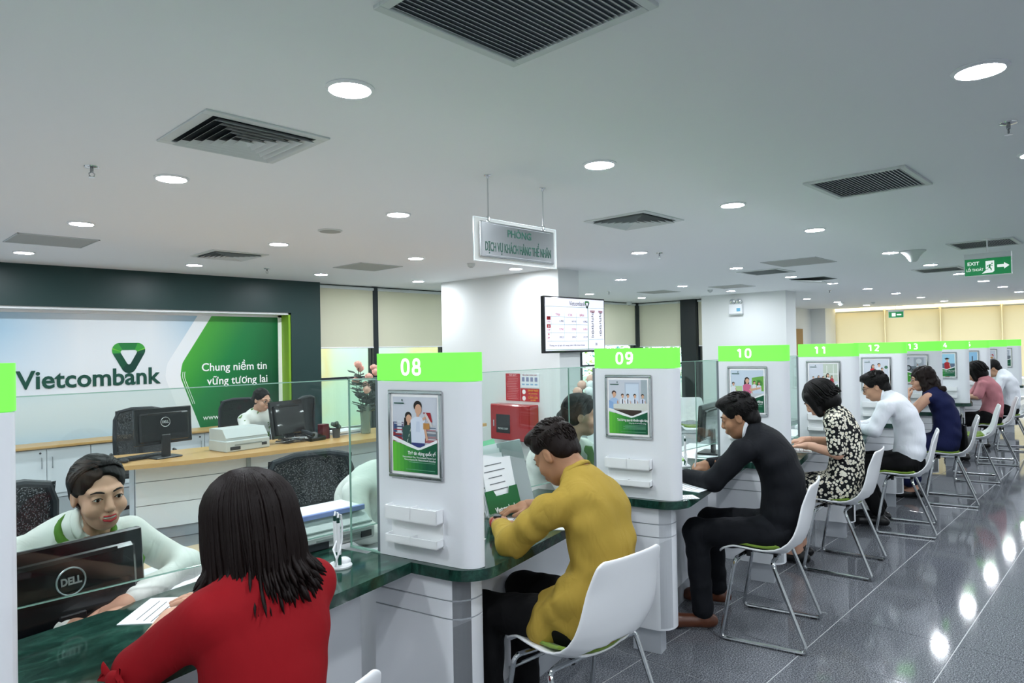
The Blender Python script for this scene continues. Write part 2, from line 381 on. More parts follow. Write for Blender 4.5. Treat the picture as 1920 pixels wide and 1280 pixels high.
# --- back wall: dark green feature wall with a recessed printed mural
def build_back_wall():
    b = MB()
    b.box((.705, 9.60, H/2), (9.41, .1, H))                      # backing
    b.box((.465, 9.40, (2.155+H)/2), (8.93, .3, H-2.155))        # header
    b.box((5.17, 9.40, H/2), (.48, .3, H))                       # right post
    b.box((.465, 9.48, .23), (8.93, .14, .46))                   # below the mural
    w = struct('wall_back', b, 'green_wall', 'dark green feature wall framing the printed mural')
    b = MB(); b.box((4.915, 9.41, 1.31), (.03, .27, 1.69)); part('lime_reveal', b, 'lime_trim', w)
    b = MB(); b.box((.465, 9.41, 2.14), (8.93, .27, .03)); part('top_reveal', b, 'wall_white', w)
    # mural board
    m = mat('mural_print', '#e6ecef', .35); L = m.node_tree.links
    g = node(m, 'ShaderNodeTexCoord'); sp = node(m, 'ShaderNodeSeparateXYZ'); L.new(g.outputs['Object'], sp.inputs[0])
    def ramp(src, a, c):
        r = node(m, 'ShaderNodeMapRange'); r.inputs['From Min'].default_value = a; r.inputs['From Max'].default_value = c; L.new(src, r.inputs[0]); return r.outputs[0]
    def math_(op, a, c):
        q = node(m, 'ShaderNodeMath', operation=op)
        for i, t in enumerate((a, c)):
            if isinstance(t, (int, float)): q.inputs[i].default_value = t
            else: L.new(t, q.inputs[i])
        return q.outputs[0]
    left = math_('MULTIPLY', ramp(sp.outputs[0], 2.3, 1.2), ramp(sp.outputs[2], .9, 1.9))
    right = math_('MULTIPLY', ramp(sp.outputs[0], 3.1, 3.9), ramp(sp.outputs[2], 1.3, 2.1))
    low = math_('MULTIPLY', ramp(sp.outputs[2], 1.0, .4), .35)
    tot = math_('MINIMUM', math_('ADD', math_('ADD', math_('MULTIPLY', left, .9), math_('MULTIPLY', right, 1.0)), low), 1.0)
    mx = node(m, 'ShaderNodeMix', data_type='RGBA'); mx.inputs[6].default_value = hx('#e4eaed'); mx.inputs[7].default_value = hx('#7fb9d8')
    L.new(tot, mx.inputs[0]); L.new(mx.outputs[2], bsdf(m).inputs['Base Color'])
    b = MB(); b.box((.42, 9.515, 1.305), (8.9, .03, 1.63)); mb_ = props(obj('mural', b.mesh('mural', 'mural_print')), 'wide white and green printed mural with the bank name and emblem', 'mural')
    Yf = 9.499
    b = MB()
    for a, c, d, e in ((-4, 4.9, 2.095, 2.135), (-4, 4.9, .46, .50), (4.845, 4.9, .46, 2.135)): b.box(((a+c)/2, 9.497, (d+e)/2), (c-a, .02, e-d))
    part('white_border', b, 'white_print', mb_)
    # green chevron field as printed colour bands
    def xl(z): return 3.42 + (abs(z-1.36)*.62 if z > 1.36 else (1.36-z)*.36) + .04*math.exp(-((z-1.36)/.06)**2)
    zs = [.50 + i*(2.095-.50)/30 for i in range(31)]
    gm = mat('mural_green', '#1c8a44', .35); L2 = gm.node_tree.links
    tc = node(gm, 'ShaderNodeTexCoord'); s2 = node(gm, 'ShaderNodeSeparateXYZ'); L2.new(tc.outputs['Object'], s2.inputs[0])
    a1 = node(gm, 'ShaderNodeMapRange'); a1.inputs['From Min'].default_value = 3.35; a1.inputs['From Max'].default_value = 4.9; a1.inputs['To Max'].default_value = .66; L2.new(s2.outputs[0], a1.inputs[0])
    a2 = node(gm, 'ShaderNodeMapRange'); a2.inputs['From Min'].default_value = 2.2; a2.inputs['From Max'].default_value = .5; a2.inputs['To Max'].default_value = .45; L2.new(s2.outputs[2], a2.inputs[0])
    ad = node(gm, 'ShaderNodeMath', operation='ADD'); L2.new(a1.outputs[0], ad.inputs[0]); L2.new(a2.outputs[0], ad.inputs[1])
    rp = node(gm, 'ShaderNodeValToRGB'); rp.color_ramp.elements[0].color = hx('#5cc236'); rp.color_ramp.elements[0].position = .08; rp.color_ramp.elements[1].color = hx('#08492f'); rp.color_ramp.elements[1].position = .92
    e3 = rp.color_ramp.elements.new(.5); e3.color = hx('#12803f'); L2.new(ad.outputs[0], rp.inputs[0]); L2.new(rp.outputs[0], bsdf(gm).inputs['Base Color'])
    b = MB()
    for i in range(30):
        z0, z1 = zs[i], zs[i+1]; b.add([(xl(z0), Yf-.0004, z0), (4.845, Yf-.0004, z0), (4.845, Yf-.0004, z1), (xl(z1), Yf-.0004, z1)], [(0, 1, 2, 3)])
    part('green_field', b, 'mural_green', mb_)
    # white outline band left of the green field
    b = MB()
    for i in range(30):
        z0, z1 = zs[i], zs[i+1]
        b.add([(xl(z0)-.19, Yf-.0002, z0), (xl(z0), Yf-.0002, z0), (xl(z1), Yf-.0002, z1), (xl(z1)-.19, Yf-.0002, z1)], [(0, 1, 2, 3)])
    part('white_band', b, flat('#eef2f4', .35), mb_)
    b = MB()
    for o_, zt in ((.025, .95), (.05, .9)):
        pts = [(xl(z)+o_-.35*(1.36-z)*0, Yf-.001, z) for z in [1.34-.04*i for i in range(12)]]
        b.tube(pts, .0035, 4)
    part('thin_lines', b, 'white_print', mb_)
    R_ = (PI/2, 0, 0)
    text('bank_name', 'Vietcombank', .295, mb_, (2.42, Yf-.004, 1.295), R_, 'brand_green', bold=.006, ext=.004, fit=1.56)
    text('slogan', 'Chung niềm tin', .155, mb_, (4.20, Yf-.003, 1.385), R_, 'white_print', bold=.0016, ext=.001, fit=.93)
    text('slogan', 'vững tương lai', .155, mb_, (4.24, Yf-.003, 1.195), R_, 'white_print', bold=.0016, ext=.001, fit=.87)
    text('web_address', 'www.', .1, mb_, (3.86, Yf-.003, .70), R_, 'white_print', ext=.001)
    emblem(mb_, (2.83, Yf-.003, 1.595), .345, R_)
def tri_path(r, rnd, n=10, rot=-PI/2):
    pts = []
    for k in range(3):
        a = rot + k*2*PI/3; c = Vector((math.cos(a), math.sin(a)))*(r-rnd)
        for i in range(n+1):
            t = a - PI/3 + (2*PI/3)*i/n; pts.append((c.x + rnd*math.cos(t), c.y + rnd*math.sin(t)))
    return pts
def emblem(parent, loc, size, rot, simple=False):
    """rounded, downward-pointing ribbon triangle in two greens"""
    s = size/1.72
    def q(p): return (p[0]*s*1.04, (p[1]-.1)*s*1.12, 0)
    outer = tri_path(1.0, .42, 12); inner = tri_path(.5, .12, 12)
    b = MB(); n = len(outer); cols = ['#0b3f33', '#0f5238', '#1c7a3c', '#3a9f3d', '#6cc43c']
    for i in range(n):
        a, c, d, e = outer[i], outer[(i+1) % n], inner[(i+1) % n], inner[i]
        mx, my = (a[0]+c[0])/2, (a[1]+c[1])/2
        if my > .35: t = (mx+.9)/1.8*4 if mx > -.25 else 4-(mx+.9)*3
        elif mx < 0: t = 4*(my+1)/1.5
        else: t = .4 + (my+1)*.8
        b.mi(int(min(4, max(0, t)))); b.add([q(a), q(c), q(d), q(e)], [(0, 1, 2, 3)])
    return part('emblem', b, [flat(c, .35) for c in cols], parent, loc=loc, rot=rot)
build_back_wall()

# --- low cabinets under the mural
def build_cabinets():
    xs = [-.32, .54, 1.401, 2.261, 3.12, 3.98, 4.84]
    ords = ['out of view', 'half hidden by partition seven, leftmost of the row', 'with a round lock on its left door, behind the smiling teller', 'left of the black office chair backrest', 'behind the dark desktop monitor', 'behind the grey printer on the desk', ]
    for i in range(6):
        if i < 1: continue
        x0, x1 = xs[i], xs[i+1]
        c = empty('low_cabinet', 'white low cabinet ' + ords[i], 'cabinet', ((x0+x1)/2, 9.15, 0), group='low cabinets under the mural')
        wd = x1-x0
        b = MB(); b.box((0, .02, .28), (wd-.006, .36, .56)); part('carcass', b, 'white_laminate', c)
        for s in (-1, 1):
            b = MB(); b.box((0, 0, 0), (wd/2-.008, .018, .50), .002); d = part('door', b, 'white_laminate', c, loc=(s*wd/4, -.172, .30))
            b = MB(); b.tube([(0, 0, -.06), (0, -.02, -.06), (0, -.02, .06), (0, 0, .06)], .005, 6); part('handle', b, 'chrome', d, loc=(-s*(wd/4-.05), -.009, .1))
            if s < 0: b = MB(); b.lathe([(.011, 0), (.011, .008)], 12); part('lock', b, 'dark_grey', d, loc=(wd/4-.06, -.009, .21), rot=(PI/2, 0, 0))
    b = MB(); b.box((2.3, 9.125, .577), (5.2, .41, .028), .004); b.box((2.3, 9.3, .575), (5.2, .06, .03))
    one('ledge_top', b, 'wood_top', 'pale wooden ledge running along the top of the low white cabinets', 'worktop')
build_cabinets()

# --- glazed walls, mullions, blinds
def pane(name, corners, label=None):
    pass
def window_bay(i, p0, p1, zb, blind_mat, label_b, transom=True, blind=True, dark=.06):
    """one bay of full-height glazing from p0 to p1 (xy); frame, pane, sill rail, roller blind inside"""
    p0, p1 = Vector((*p0, 0)), Vector((*p1, 0)); d = p1-p0; L_ = d.length; a = math.atan2(d.y, d.x)
    w = empty('window_%d' % i, 'tall dark framed window bay behind ' + label_b, None, p0, a, kind='structure')
    b = MB(); b.box((.03, 0, H/2), (dark, .09, H)); b.box((L_-.03, 0, H/2), (dark, .09, H)); b.box((L_/2, 0, H-.03), (L_, .09, .06)); b.box((L_/2, 0, .05), (L_, .09, .1))
    if transom: b.box((L_/2, 0, 1.14), (L_, .07, .05))
    part('window_frame', b, 'mullion', w)
    b = MB(); b.box((L_/2, .0, .61), (L_-.1, .008, 1.02)); part('pane', b, 'glass', w)
    b = MB(); b.box((L_/2, .0, 1.87), (L_-.1, .008, 1.40)); part('pane', b, 'glass', w)
    if blind:
        r = empty('roller_blind', label_b, 'blind', p0 + Vector((math.sin(a), -math.cos(a), 0))*.10, a, group='roller blinds')
        b = MB(); b.grid(lambda i, j: (.05+(L_-.10)*i, 0, zb+(H-.05-zb)*j), 1, 1); part('fabric', b, blind_mat, r)
        b = MB(); b.tube([(.04, 0, H-.045), (L_-.04, 0, H-.045)], .025, 10); part('roller_tube', b, 'vent_white', r, smooth=True)
        b = MB(); b.tube([(.05, 0, zb), (L_-.05, 0, zb)], .011, 8); part('bottom_bar', b, 'white_plastic', r, smooth=True)
    return w
window_bay(1, (5.43, 9.48), (6.5, 9.48), 1.63, 'blind', 'beige roller blind half lowered beside the dark green wall')
window_bay(2, (6.5, 9.48), (8.0, 9.48), 1.63, 'blind', 'beige roller blind half lowered between the dark post and the white column')
window_bay(3, (8.0, 9.48), (9.9, 9.48), 1.63, 'blind', 'beige roller blind hidden behind the white column')
window_bay(4, (9.9, 9.48), (12.0, 9.48), 1.63, 'blind', 'beige roller blind behind the wall screen')
window_bay(5, (12.0, 9.48), (14.15, 9.48), 1.60, 'blind', 'beige roller blind just right of the wall screen')
window_bay(6, (14.35, 9.40), (14.35, 8.15), 1.55, 'blind', 'beige roller blind between two dark posts above booth nine sign')
window_bay(7, (14.35, 7.80), (14.35, 5.6), 1.55, 'blind', 'narrow beige roller blind strip left of the emergency lamp column')
def post(x, y, sx, sy, label):
    b = MB(); b.box((0, 0, H/2), (sx, sy, H), .006); props(one('trim_post', b, 'mullion', label, 'post', (x, y, 0)), kind='structure')
post(14.25, 9.45, .24, .16, 'dark post at the corner of the glazed walls'); post(14.3, 7.98, .24, .40, 'broad dark post between blinds above booth nine sign')
post(6.5, 9.42, .10, .10, 'dark post between the two blinds right of the green wall')
b = MB(); b.box((18.6, 8.10, H/2), (8.6, .1, H)); struct('wall_right', b, 'wall_white')
b = MB(); b.box((23.05, 1.6, .25), (.1, 13.2, .5)); b.box((23.05, 1.6, 2.53), (.1, 13.2, .20)); b.box((23.05, -2.4, 1.5), (.1, 5.3, 2.2)); b.box((23.05, 7.95, 1.5), (.1, .5, 2.2))
for yy in (7.67, 6.19, 4.72, 3.25, 1.78, .31): b.box((23.02, yy, 1.5), (.10, .16, 2.2))
struct('wall_far', b, 'wall_white')

# far end: warm beige blinds, cove light above
ys = [7.67, 6.19, 4.72, 3.25, 1.78, .31]
pos = ['first from the left on the far wall', 'second on the far wall, below the small exit sign', 'third from the left on the far wall', 'at the right frame edge on the far wall', 'beyond the right frame edge on the far wall']
for i in range(5):
    y0, y1 = ys[i], ys[i+1]
    r = empty('roller_blind', 'wide warm beige roller blind, ' + pos[i], 'blind', (22.9, (y0+y1)/2, 0), 0, group='roller blinds')
    hw = abs(y1-y0)/2-.008; b = MB(); b.grid(lambda i, j: (0, -hw+2*hw*i, .55+2.0*j), 1, 1); part('fabric', b, 'blind_warm', r)
    b = MB(); b.tube([(0, -.70, 2.53), (0, .70, 2.53)], .025, 8); part('roller_tube', b, 'vent_white', r, smooth=True)
    b = MB(); b.box((0, 0, .55), (.012, abs(y1-y0)-.03, .025)); part('bottom_bar', b, 'white_plastic', r)
b = MB(); b.box((22.85, 3.5, 2.605), (.05, 8.8, .03)); one('cove_light', b, 'cove_warm', 'warm yellow light strip along the top of the far beige blinds', 'light strip')
b = MB(); b.box((0, 0, H/2), (.9, .5, H)); props(one('column', b, 'wall_white', 'pale pilaster at the far left corner beyond booth eleven', 'column', (22.4, 7.86, 0)), kind='structure')
b = MB(); b.box((0, 0, 1.0), (.9, .06, 2.0), .004); b.box((.38, -.04, 1.0), (.02, .05, .14))
props(one('door_1', b, 'door_wood', 'brown wooden door far behind booth ten', 'door', (20.6, 7.99, 0)), kind='structure')

# white columns
b = MB(); b.box((0, 0, H/2), (.40, 2.41, H)); b.box((.22, -1.05, H/2), (.05, .3, H))
props(one('column', b, 'wall_white', 'broad white column carrying the wall screen and the red hose cabinet', 'column', (7.16, 7.035, 0)), kind='structure')
b = MB(); b.box((0, 0, H/2), (.40, 1.84, H)); b.box((.25, -.76, H/2), (.1, .32, H))
props(one('column', b, 'wall_white', 'broad white column behind the booth ten sign with the twin emergency lamp', 'column', (13.75, 6.37, 0)), kind='structure')

# outside the glazing
def build_outside():
    b = MB(); b.box((14, 16, -.2), (60, 14, .3)); struct('ground_outside', b, flat('#9a978c', .9), 'paved ground outside the windows')
    m = mat('ext_wall', '#d9dcc0', .9); add_noise_color(m, ['#cfe0d2', '#d9dfc0', '#e6cf95', '#dfe3cd'], .55, detail=2, pos=[.3, .45, .56, .7])
    b = MB(); b.box((8, 12.6, 2.5), (12, .3, 5)); one('exterior_wall', b, 'ext_wall', 'pale yellow green neighbouring wall seen through the windows', 'wall')
    rnd = random.Random(3)
    lm = [mat('leaf_green', '#6f9a4c', .6), mat('leaf_yellow', '#b3b45a', .6), mat('leaf_blue', '#5b9aa0', .6)]  # three foliage colours, picked at random for each leaf
    for k, (x, y, lab) in enumerate(((16.4, 11.0, 'leafy tree outside the window right of the broad dark post'), (18.2, 13.4, 'leafy tree outside the window above booth nine sign'), (19.5, 11.0, 'pale leafy tree outside behind the emergency lamp column'))):
        t = empty('tree_outside', lab, 'tree', (x, y, 0), group='trees outside the windows')
        b = MB(); b.tube([(0, 0, -.05), (.03, .02, .9), (.0, .05, 1.9), (.1, 0, 2.8)], [.09, .07, .05, .02], 8); part('trunk', b, 'door_wood', t, smooth=True)
        b = MB()
        for q in range(900):
            a = rnd.uniform(0, 2*PI); el = rnd.uniform(-1, 1); rr = 1.25*rnd.random()**.4
            c = Vector((rr*math.cos(a)*math.sqrt(1-el*el), rr*math.sin(a)*math.sqrt(1-el*el), 1.7+rr*el*1.2)); s = rnd.uniform(.05, .11)
            d1 = Vector((rnd.uniform(-1, 1), rnd.uniform(-1, 1), rnd.uniform(-1, 1))).normalized(); d2 = d1.orthogonal().normalized()*.4
            b.mi(rnd.choice((0, 0, 1, 2))); b.add([c-d1*s, c+d2*s, c+d1*s, c-d2*s], [(0, 1, 2, 3)])
        props(part('foliage', b, lm, t), kind='stuff')
build_outside()
# ================================================================== ceiling fittings
GX = [1.51, 3.17, 4.84, 6.50, 8.90, 10.80, 12.66, 14.62, 16.6, 18.7, 21.1]
GY = [.50, 2.33, 4.25, 6.17, 8.24]
def build_lamps():
    t = empty('downlight', '', 'downlight', (GX[0], GY[1], H), group='round ceiling downlights')
    b = MB(); b.lathe([(.098, 0), (.098, -.004), (.083, -.011), (.081, -.004)], 28, cap=False); part('trim_ring', b, 'lamp_ring', t, smooth=True)
    b = MB(); b.add([(.082*math.cos(-2*PI*i/20), .082*math.sin(-2*PI*i/20), -.0075) for i in range(20)], [tuple(range(20))]); part('diffuser', b, 'lamp_white', t)
    rown = ['right hand row', 'chair row', 'teller row', 'back desk row', 'green wall row']
    first = True
    for j, y in enumerate(GY):
        for i, x in enumerate(GX):
            if j == 4 and i > 6: continue
            if x > 6.9 and x < 7.4 and 5.8 < y < 8.3: continue
            k = ['first', 'second', 'third', 'fourth', 'fifth', 'sixth', 'seventh', 'eighth', 'ninth', 'tenth', 'eleventh'][i]
            lab = 'bright round ceiling downlight, %s from the near end of the %s' % (k, rown[j])
            if first and j == 0: pass
            dup(t, (x, y, H), 0, lab)
    for x in (-2.4, -.2):
        for y in (.5, 2.33, 4.25, 6.17, 8.24): dup(t, (x, y, H), 0, 'bright round downlight beyond the left frame edge')
    for y in (-1.4, -3.3):
        for x in [-2.4, -.2]+GX[::2]: dup(t, (x, y, H), 0, 'bright round downlight behind the camera side')
    for c in list(t.children): bpy.data.objects.remove(c)
    bpy.data.objects.remove(t)
build_lamps()

def grille(cx, cy, w, d, label, slat=.021):
    t = empty('air_grille', label, 'air vent', (cx, cy, H), group='slatted ceiling grilles')
    b = MB(); f = .035
    for (x, y, a, c) in ((0, d/2-f/2, w, f), (0, -d/2+f/2, w, f), (w/2-f/2, 0, f, d-2*f), (-w/2+f/2, 0, f, d-2*f)): b.box((x, y, -.006), (a, c, .014), .002)
    part('frame', b, 'vent_white', t)
    b = MB(); b.box((0, 0, .0), (w-2*f, d-2*f, .002)); part('backing', b, 'vent_dark', t)
    n = int((d-2*f)/slat); sm = MB(); sm.at(Matrix.Rotation(math.radians(32), 4, 'X')).box((0, 0, 0), (w-2*f, .0165, .002)); me = sm.mesh('slat', 'vent_grey')
    for i in range(n): obj('slat', me, t, (0, -d/2+f+(i+.5)*(d-2*f)/n, -.0065))
def diffuser(cx, cy, w, label):
    t = empty('air_diffuser', label, 'air vent', (cx, cy, H), group='four way ceiling diffusers')
    b = MB(); f = .05
    for (x, y, a, c) in ((0, w/2-f/2, w, f), (0, -w/2+f/2, w, f), (w/2-f/2, 0, f, w-2*f), (-w/2+f/2, 0, f, w-2*f)): b.box((x, y, -.004), (a, c, .01), .002)
    part('frame', b, 'vent_white', t)
    b = MB(); b.box((0, 0, .0005), (w-2*f, w-2*f, .002)); part('backing', b, mat('vent_black', '#20272a', .9), t)
    k = 6; r0 = w/2-f
    for i in range(k):
        a = r0*(1-i/k)-.004; c = a-.030; b = MB()
        vs = [(sx*q, sy*q, z) for q, z in ((a, -.026), (c, -.001)) for sx, sy in ((-1, -1), (1, -1), (1, 1), (-1, 1))]
        vs += [(sx*q, sy*q, z) for q, z in ((a-.003, -.0245), (c-.003, .001)) for sx, sy in ((-1, -1), (1, -1), (1, 1), (-1, 1))]
        fs = []
        for j in range(4):
            n = (j+1) % 4
            fs += [(j, n, 4+n, 4+j), (8+j, 12+j, 12+n, 8+n), (j, 8+j, 8+n, n), (4+j, 4+n, 12+n, 12+j)]
        b.add(vs, fs); part('cone_ring', b, 'vent_white', t)
def panel(cx, cy, w, d, label):
    t = empty('access_panel', label, 'ceiling panel', (cx, cy, H), group='flat ceiling access panels')
    b = MB(); b.box((0, 0, -.002), (w-.03, d-.03, .006), .001); part('leaf_panel', b, 'panel_grey', t)
    b = MB()
    for (x, y, a, c) in ((0, d/2-.006, w, .012), (0, -d/2+.006, w, .012), (w/2-.006, 0, .012, d), (-w/2+.006, 0, .012, d)): b.box((x, y, -.003), (a, c, .008))
    part('frame', b, 'vent_grey', t)
grille(1.51, 1.41, .62, .62, 'large slatted return air grille cut by the top frame edge')
grille(4.88, 1.40, .67, .60, 'slatted ceiling grille between the two near lamp rows at right')
grille(8.94, 1.41, .67, .60, 'slatted ceiling grille right above the big exit sign')
grille(11.68, 2.40, .67, .60, 'slatted ceiling grille left of the big exit sign')
grille(9.75, 4.20, .67, .60, 'small slatted ceiling grille above the booth ten sign')
diffuser(1.49, 3.24, .60, 'large square four way diffuser at upper left of the ceiling')
diffuser(4.81, 3.19, .60, 'square four way diffuser right of the hanging department sign')
diffuser(3.14, 7.21, .60, 'small square four way diffuser above the mural slogan')
panel(1.54, 7.27, .62, .62, 'flat grey access panel at the far left of the ceiling')
panel(4.88, 7.19, .62, .62, 'flat grey access panel above the window blinds')
panel(8.95, 3.42, .75, .70, 'large flat grey access panel above booth eleven')
panel(11.74, 5.70, .62, .62, 'flat grey access panel left of the emergency lamp')
panel(11.63, 7.17, .62, .62, 'flat grey access panel above the corner blinds')
t = empty('access_panel', 'white access panel hanging slightly open near booth twelve lamps', 'ceiling panel', (11.57, 4.19, H), group='flat ceiling access panels')
b = MB(); b.at(Matrix.Rotation(math.radians(7), 4, 'X')).box((0, 0, -.045), (.6, .5, .012), .002); part('leaf_panel', b, 'vent_white', t)
b = MB(); b.box((0, 0, -.001), (.62, .55, .003)); part('opening', b, 'vent_dark', t)

def sprinkler(x, y, lab):
    t = empty('sprinkler', lab, 'sprinkler', (x, y, H), group='fire sprinklers')
    b = MB(); b.lathe([(.038, 0), (.036, -.006), (.016, -.010)], 16); part('rosette', b, 'chrome', t, smooth=True)
    b = MB(); b.lathe([(.009, -.008), (.009, -.03), (.006, -.034)], 10)
    for s in (-1, 1): b.tube([(0, 0, -.03), (s*.014, 0, -.04), (s*.012, 0, -.052), (0, 0, -.058)], .0028, 5)
    part('body', b, 'brushed_steel', t, smooth=True)
    b = MB(); b.lathe([(.017, -.058), (.017, -.0605)], 14); part('deflector', b, 'chrome', t)
for x, y, l in ((1.10, 4.28, 'chrome sprinkler head left of the large diffuser'), (4.05, .53, 'chrome sprinkler head at the right frame edge'), (6.73, 4.13, 'tiny sprinkler head beside a lamp right of the hanging sign'),
                (3.99, 8.08, 'tiny sprinkler head above the green wall header'), (10.66, 7.67, 'tiny sprinkler head right of the wall screen'), (14.4, 4.9, 'tiny sprinkler head above booth twelve')): sprinkler(x, y, l)
def puck(x, y, lab, r=.055, h=.04, dark=False, cat='detector', name='smoke_detector'):
    t = empty(name, lab, cat, (x, y, H), group=None)
    b = MB(); b.lathe([(r*1.05, 0), (r*1.05, -.008), (r*.95, -.012), (r*.9, -h*.7), (r*.55, -h), (.001, -h)], 20, cap=False); part('housing', b, 'vent_white', t, smooth=True)
    b = MB(); b.lathe([(r*.5, -h-.0005), (r*.42, -h-.006), (.001, -h-.007)], 16, cap=False); part('sensor_cap', b, 'dark_grey' if dark else 'vent_grey', t, smooth=True)
puck(5.69, 6.16, 'smoke detector under the hanging department sign', .05, .045)
puck(12.06, 6.30, 'smoke detector left of the emergency lamp', .05, .045)
puck(19.75, 5.61, 'smoke detector near the far beige blinds', .05, .045)
puck(13.6, 9.2, 'dome camera at the top of the corner blind', .07, .08, True, 'camera', 'dome_camera')
puck(19.04, 6.2, 'dome camera in front of the far beige blinds', .08, .09, True, 'camera', 'dome_camera')
t = empty('ceiling_speaker', 'round flat speaker grille in the ceiling left of the hanging sign', 'speaker', (3.16, 5.22, H))
b = MB(); b.lathe([(.105, 0), (.105, -.006), (.092, -.010)], 28); part('rim', b, 'vent_white', t, smooth=True)
b = MB(); b.lathe([(.09, -.0102), (.09, -.0115)], 28); part('grille', b, 'panel_grey', t)
# funnel shaped sensor
t = empty('ceiling_sensor', 'grey funnel shaped ceiling sensor left of the big exit sign', 'sensor', (8.98, 2.11, H))
b = MB(); b.lathe([(.13, 0), (.13, -.012), (.105, -.03), (.07, -.07), (.045, -.115), (.028, -.13), (.001, -.132)], 24, cap=False); part('funnel', b, 'vent_white', t, smooth=True)
b = MB(); b.lathe([(.135, 0), (.135, -.006), (.11, -.008)], 24); part('flange', b, 'vent_grey', t)

# ---- hanging department sign
def department_sign():
    t = empty('hanging_sign', 'brushed steel department sign on clear acrylic hung by two rods', 'sign', (3.115, 2.94, H))
    b = MB(); b.box((0, 0, -.395), (.75, .008, .26), .001); part('acrylic_plate', b, 'acrylic', t)
    b = MB()
    for (x, z, a, c) in ((0, -.265, .75, .004), (0, -.525, .75, .004), (.375, -.395, .004, .26), (-.375, -.395, .004, .26)): b.box((x, 0, z), (a, .0085, c))
    part('acrylic_edge', b, mat('acrylic_edge', '#dfe8ea', .15, spec=.8), t)
    b = MB(); b.box((0, -.0125, -.394), (.666, .017, .212), .003)
    p = part('steel_plate', b, 'brushed_steel', t)
    b = MB()
    for z in (-.300, -.488): b.box((0, -.0213, z), (.60, .001, .002))
    part('engraved_line', b, 'grey_plinth', p)
    text('lettering', 'PHÒNG', .062, p, (0, -.0218, -.345), (PI/2, 0, 0), 'brand_green', bold=.0008, ext=.0006)
    text('lettering', 'DỊCH VỤ KHÁCH HÀNG THỂ NHÂN', .078, p, (0, -.0218, -.440), (PI/2, 0, 0), 'brand_green', bold=.0006, ext=.0006, fit=.60)
    for s in (-1, 1):
        b = MB(); b.tube([(s*.252, 0, -.01), (s*.252, 0, -.255)], .004, 8); r = part('rod', b, 'chrome', t, smooth=True)
        b = MB(); b.lathe([(.022, 0), (.022, -.004), (.009, -.010), (.006, -.022)], 14, c=(s*.252, 0, 0)); part('ceiling_rose', b, 'chrome', r, smooth=True)
        b = MB(); b.lathe([(.009, -.25), (.011, -.255), (.011, -.285)], 12, c=(s*.252, 0, 0)); part('clamp', b, 'chrome', r, smooth=True)
department_sign()

# ---- exit signs
def exit_sign(loc, w, lab, words=True):
    t = empty('exit_sign', lab, 'exit sign', loc, -PI/2)      # faces -X; local x runs towards -Y
    b = MB(); b.tube([(0, 0, 0), (0, 0, -.14)], .006, 8); b.lathe([(.05, 0), (.05, -.006), (.02, -.012)], 16); part('rod', b, 'white_plastic', t, smooth=True)
    h = w*.42; z0 = -.15
    b = MB(); b.box((0, 0, z0-.027), (w, .045, .055), .004); part('lamp_housing', b, 'vent_white', t)
    b = MB(); b.box((0, 0, z0-.055-h/2), (w*.97, .008, h)); p = part('sign_plate', b, 'exit_green', t)
    b = MB(); b.box((0, 0, z0-.056-h), (w, .014, .006)); b.box((-w*.49, 0, z0-.055-h/2), (.006, .014, h)); b.box((w*.49, 0, z0-.055-h/2), (.006, .014, h)); part('edge_frame', b, 'white_plastic', t)
    zc = z0-.055-h/2; f = -.0045
    R_ = (PI/2, 0, 0)
    if words:
        text('lettering', 'EXIT', h*.30, p, (-w*.30, f, zc+h*.22), R_, 'exit_white', bold=.0006, fit=w*.25)
        text('lettering', 'LỐI THOÁT', h*.22, p, (-w*.27, f, zc-h*.16), R_, 'exit_white', bold=.0004, fit=w*.36)
        b = MB()
        def pl(pts): b.add([(x*w, f, zc+z*h) for x, z in pts], [tuple(range(len(pts)))])
        pl([(-.04, .34), (.14, .34), (.14, -.28), (.10, -.36), (-.12, -.40), (-.04, -.22)])
        pl([(.20, .08), (.34, .08), (.34, .19), (.45, .0), (.34, -.19), (.34, -.08), (.20, -.08)])
        part('pictogram', b, 'exit_white', p)
        b = MB()
        f -= .0008
        for pts in ([(.03, .12), (.07, .14), (.06, -.05), (.02, -.06)], [(.03, .12), (-.01, .06), (-.02, -.02), (0, -.02), (.02, .05)], [(.06, .12), (.12, .03), (.10, .02), (.06, .08)],
                    [(.02, -.05), (.06, -.05), (.09, -.15), (.08, -.25), (.065, -.25), (.065, -.16)], [(.02, -.06), (.04, -.05), (.0, -.15), (-.04, -.16), (-.04, -.19), (.01, -.18)], [(.075, .16), (.085, .22), (.105, .22), (.11, .16), (.095, .13)]): pl(pts)
        part('running_figure', b, 'exit_green', p)
    else:
        b = MB(); b.box((-w*.15, f, zc), (w*.25, .001, h*.6)); b.box((w*.2, f, zc), (w*.3, .001, h*.25)); part('pictogram', b, 'exit_white', p)
exit_sign((8.55, 1.325, H), .415, 'large green exit sign with running figure and arrow')
exit_sign((21.9, 5.62, H), .40, 'small far green exit sign in front of the beige blinds', False)

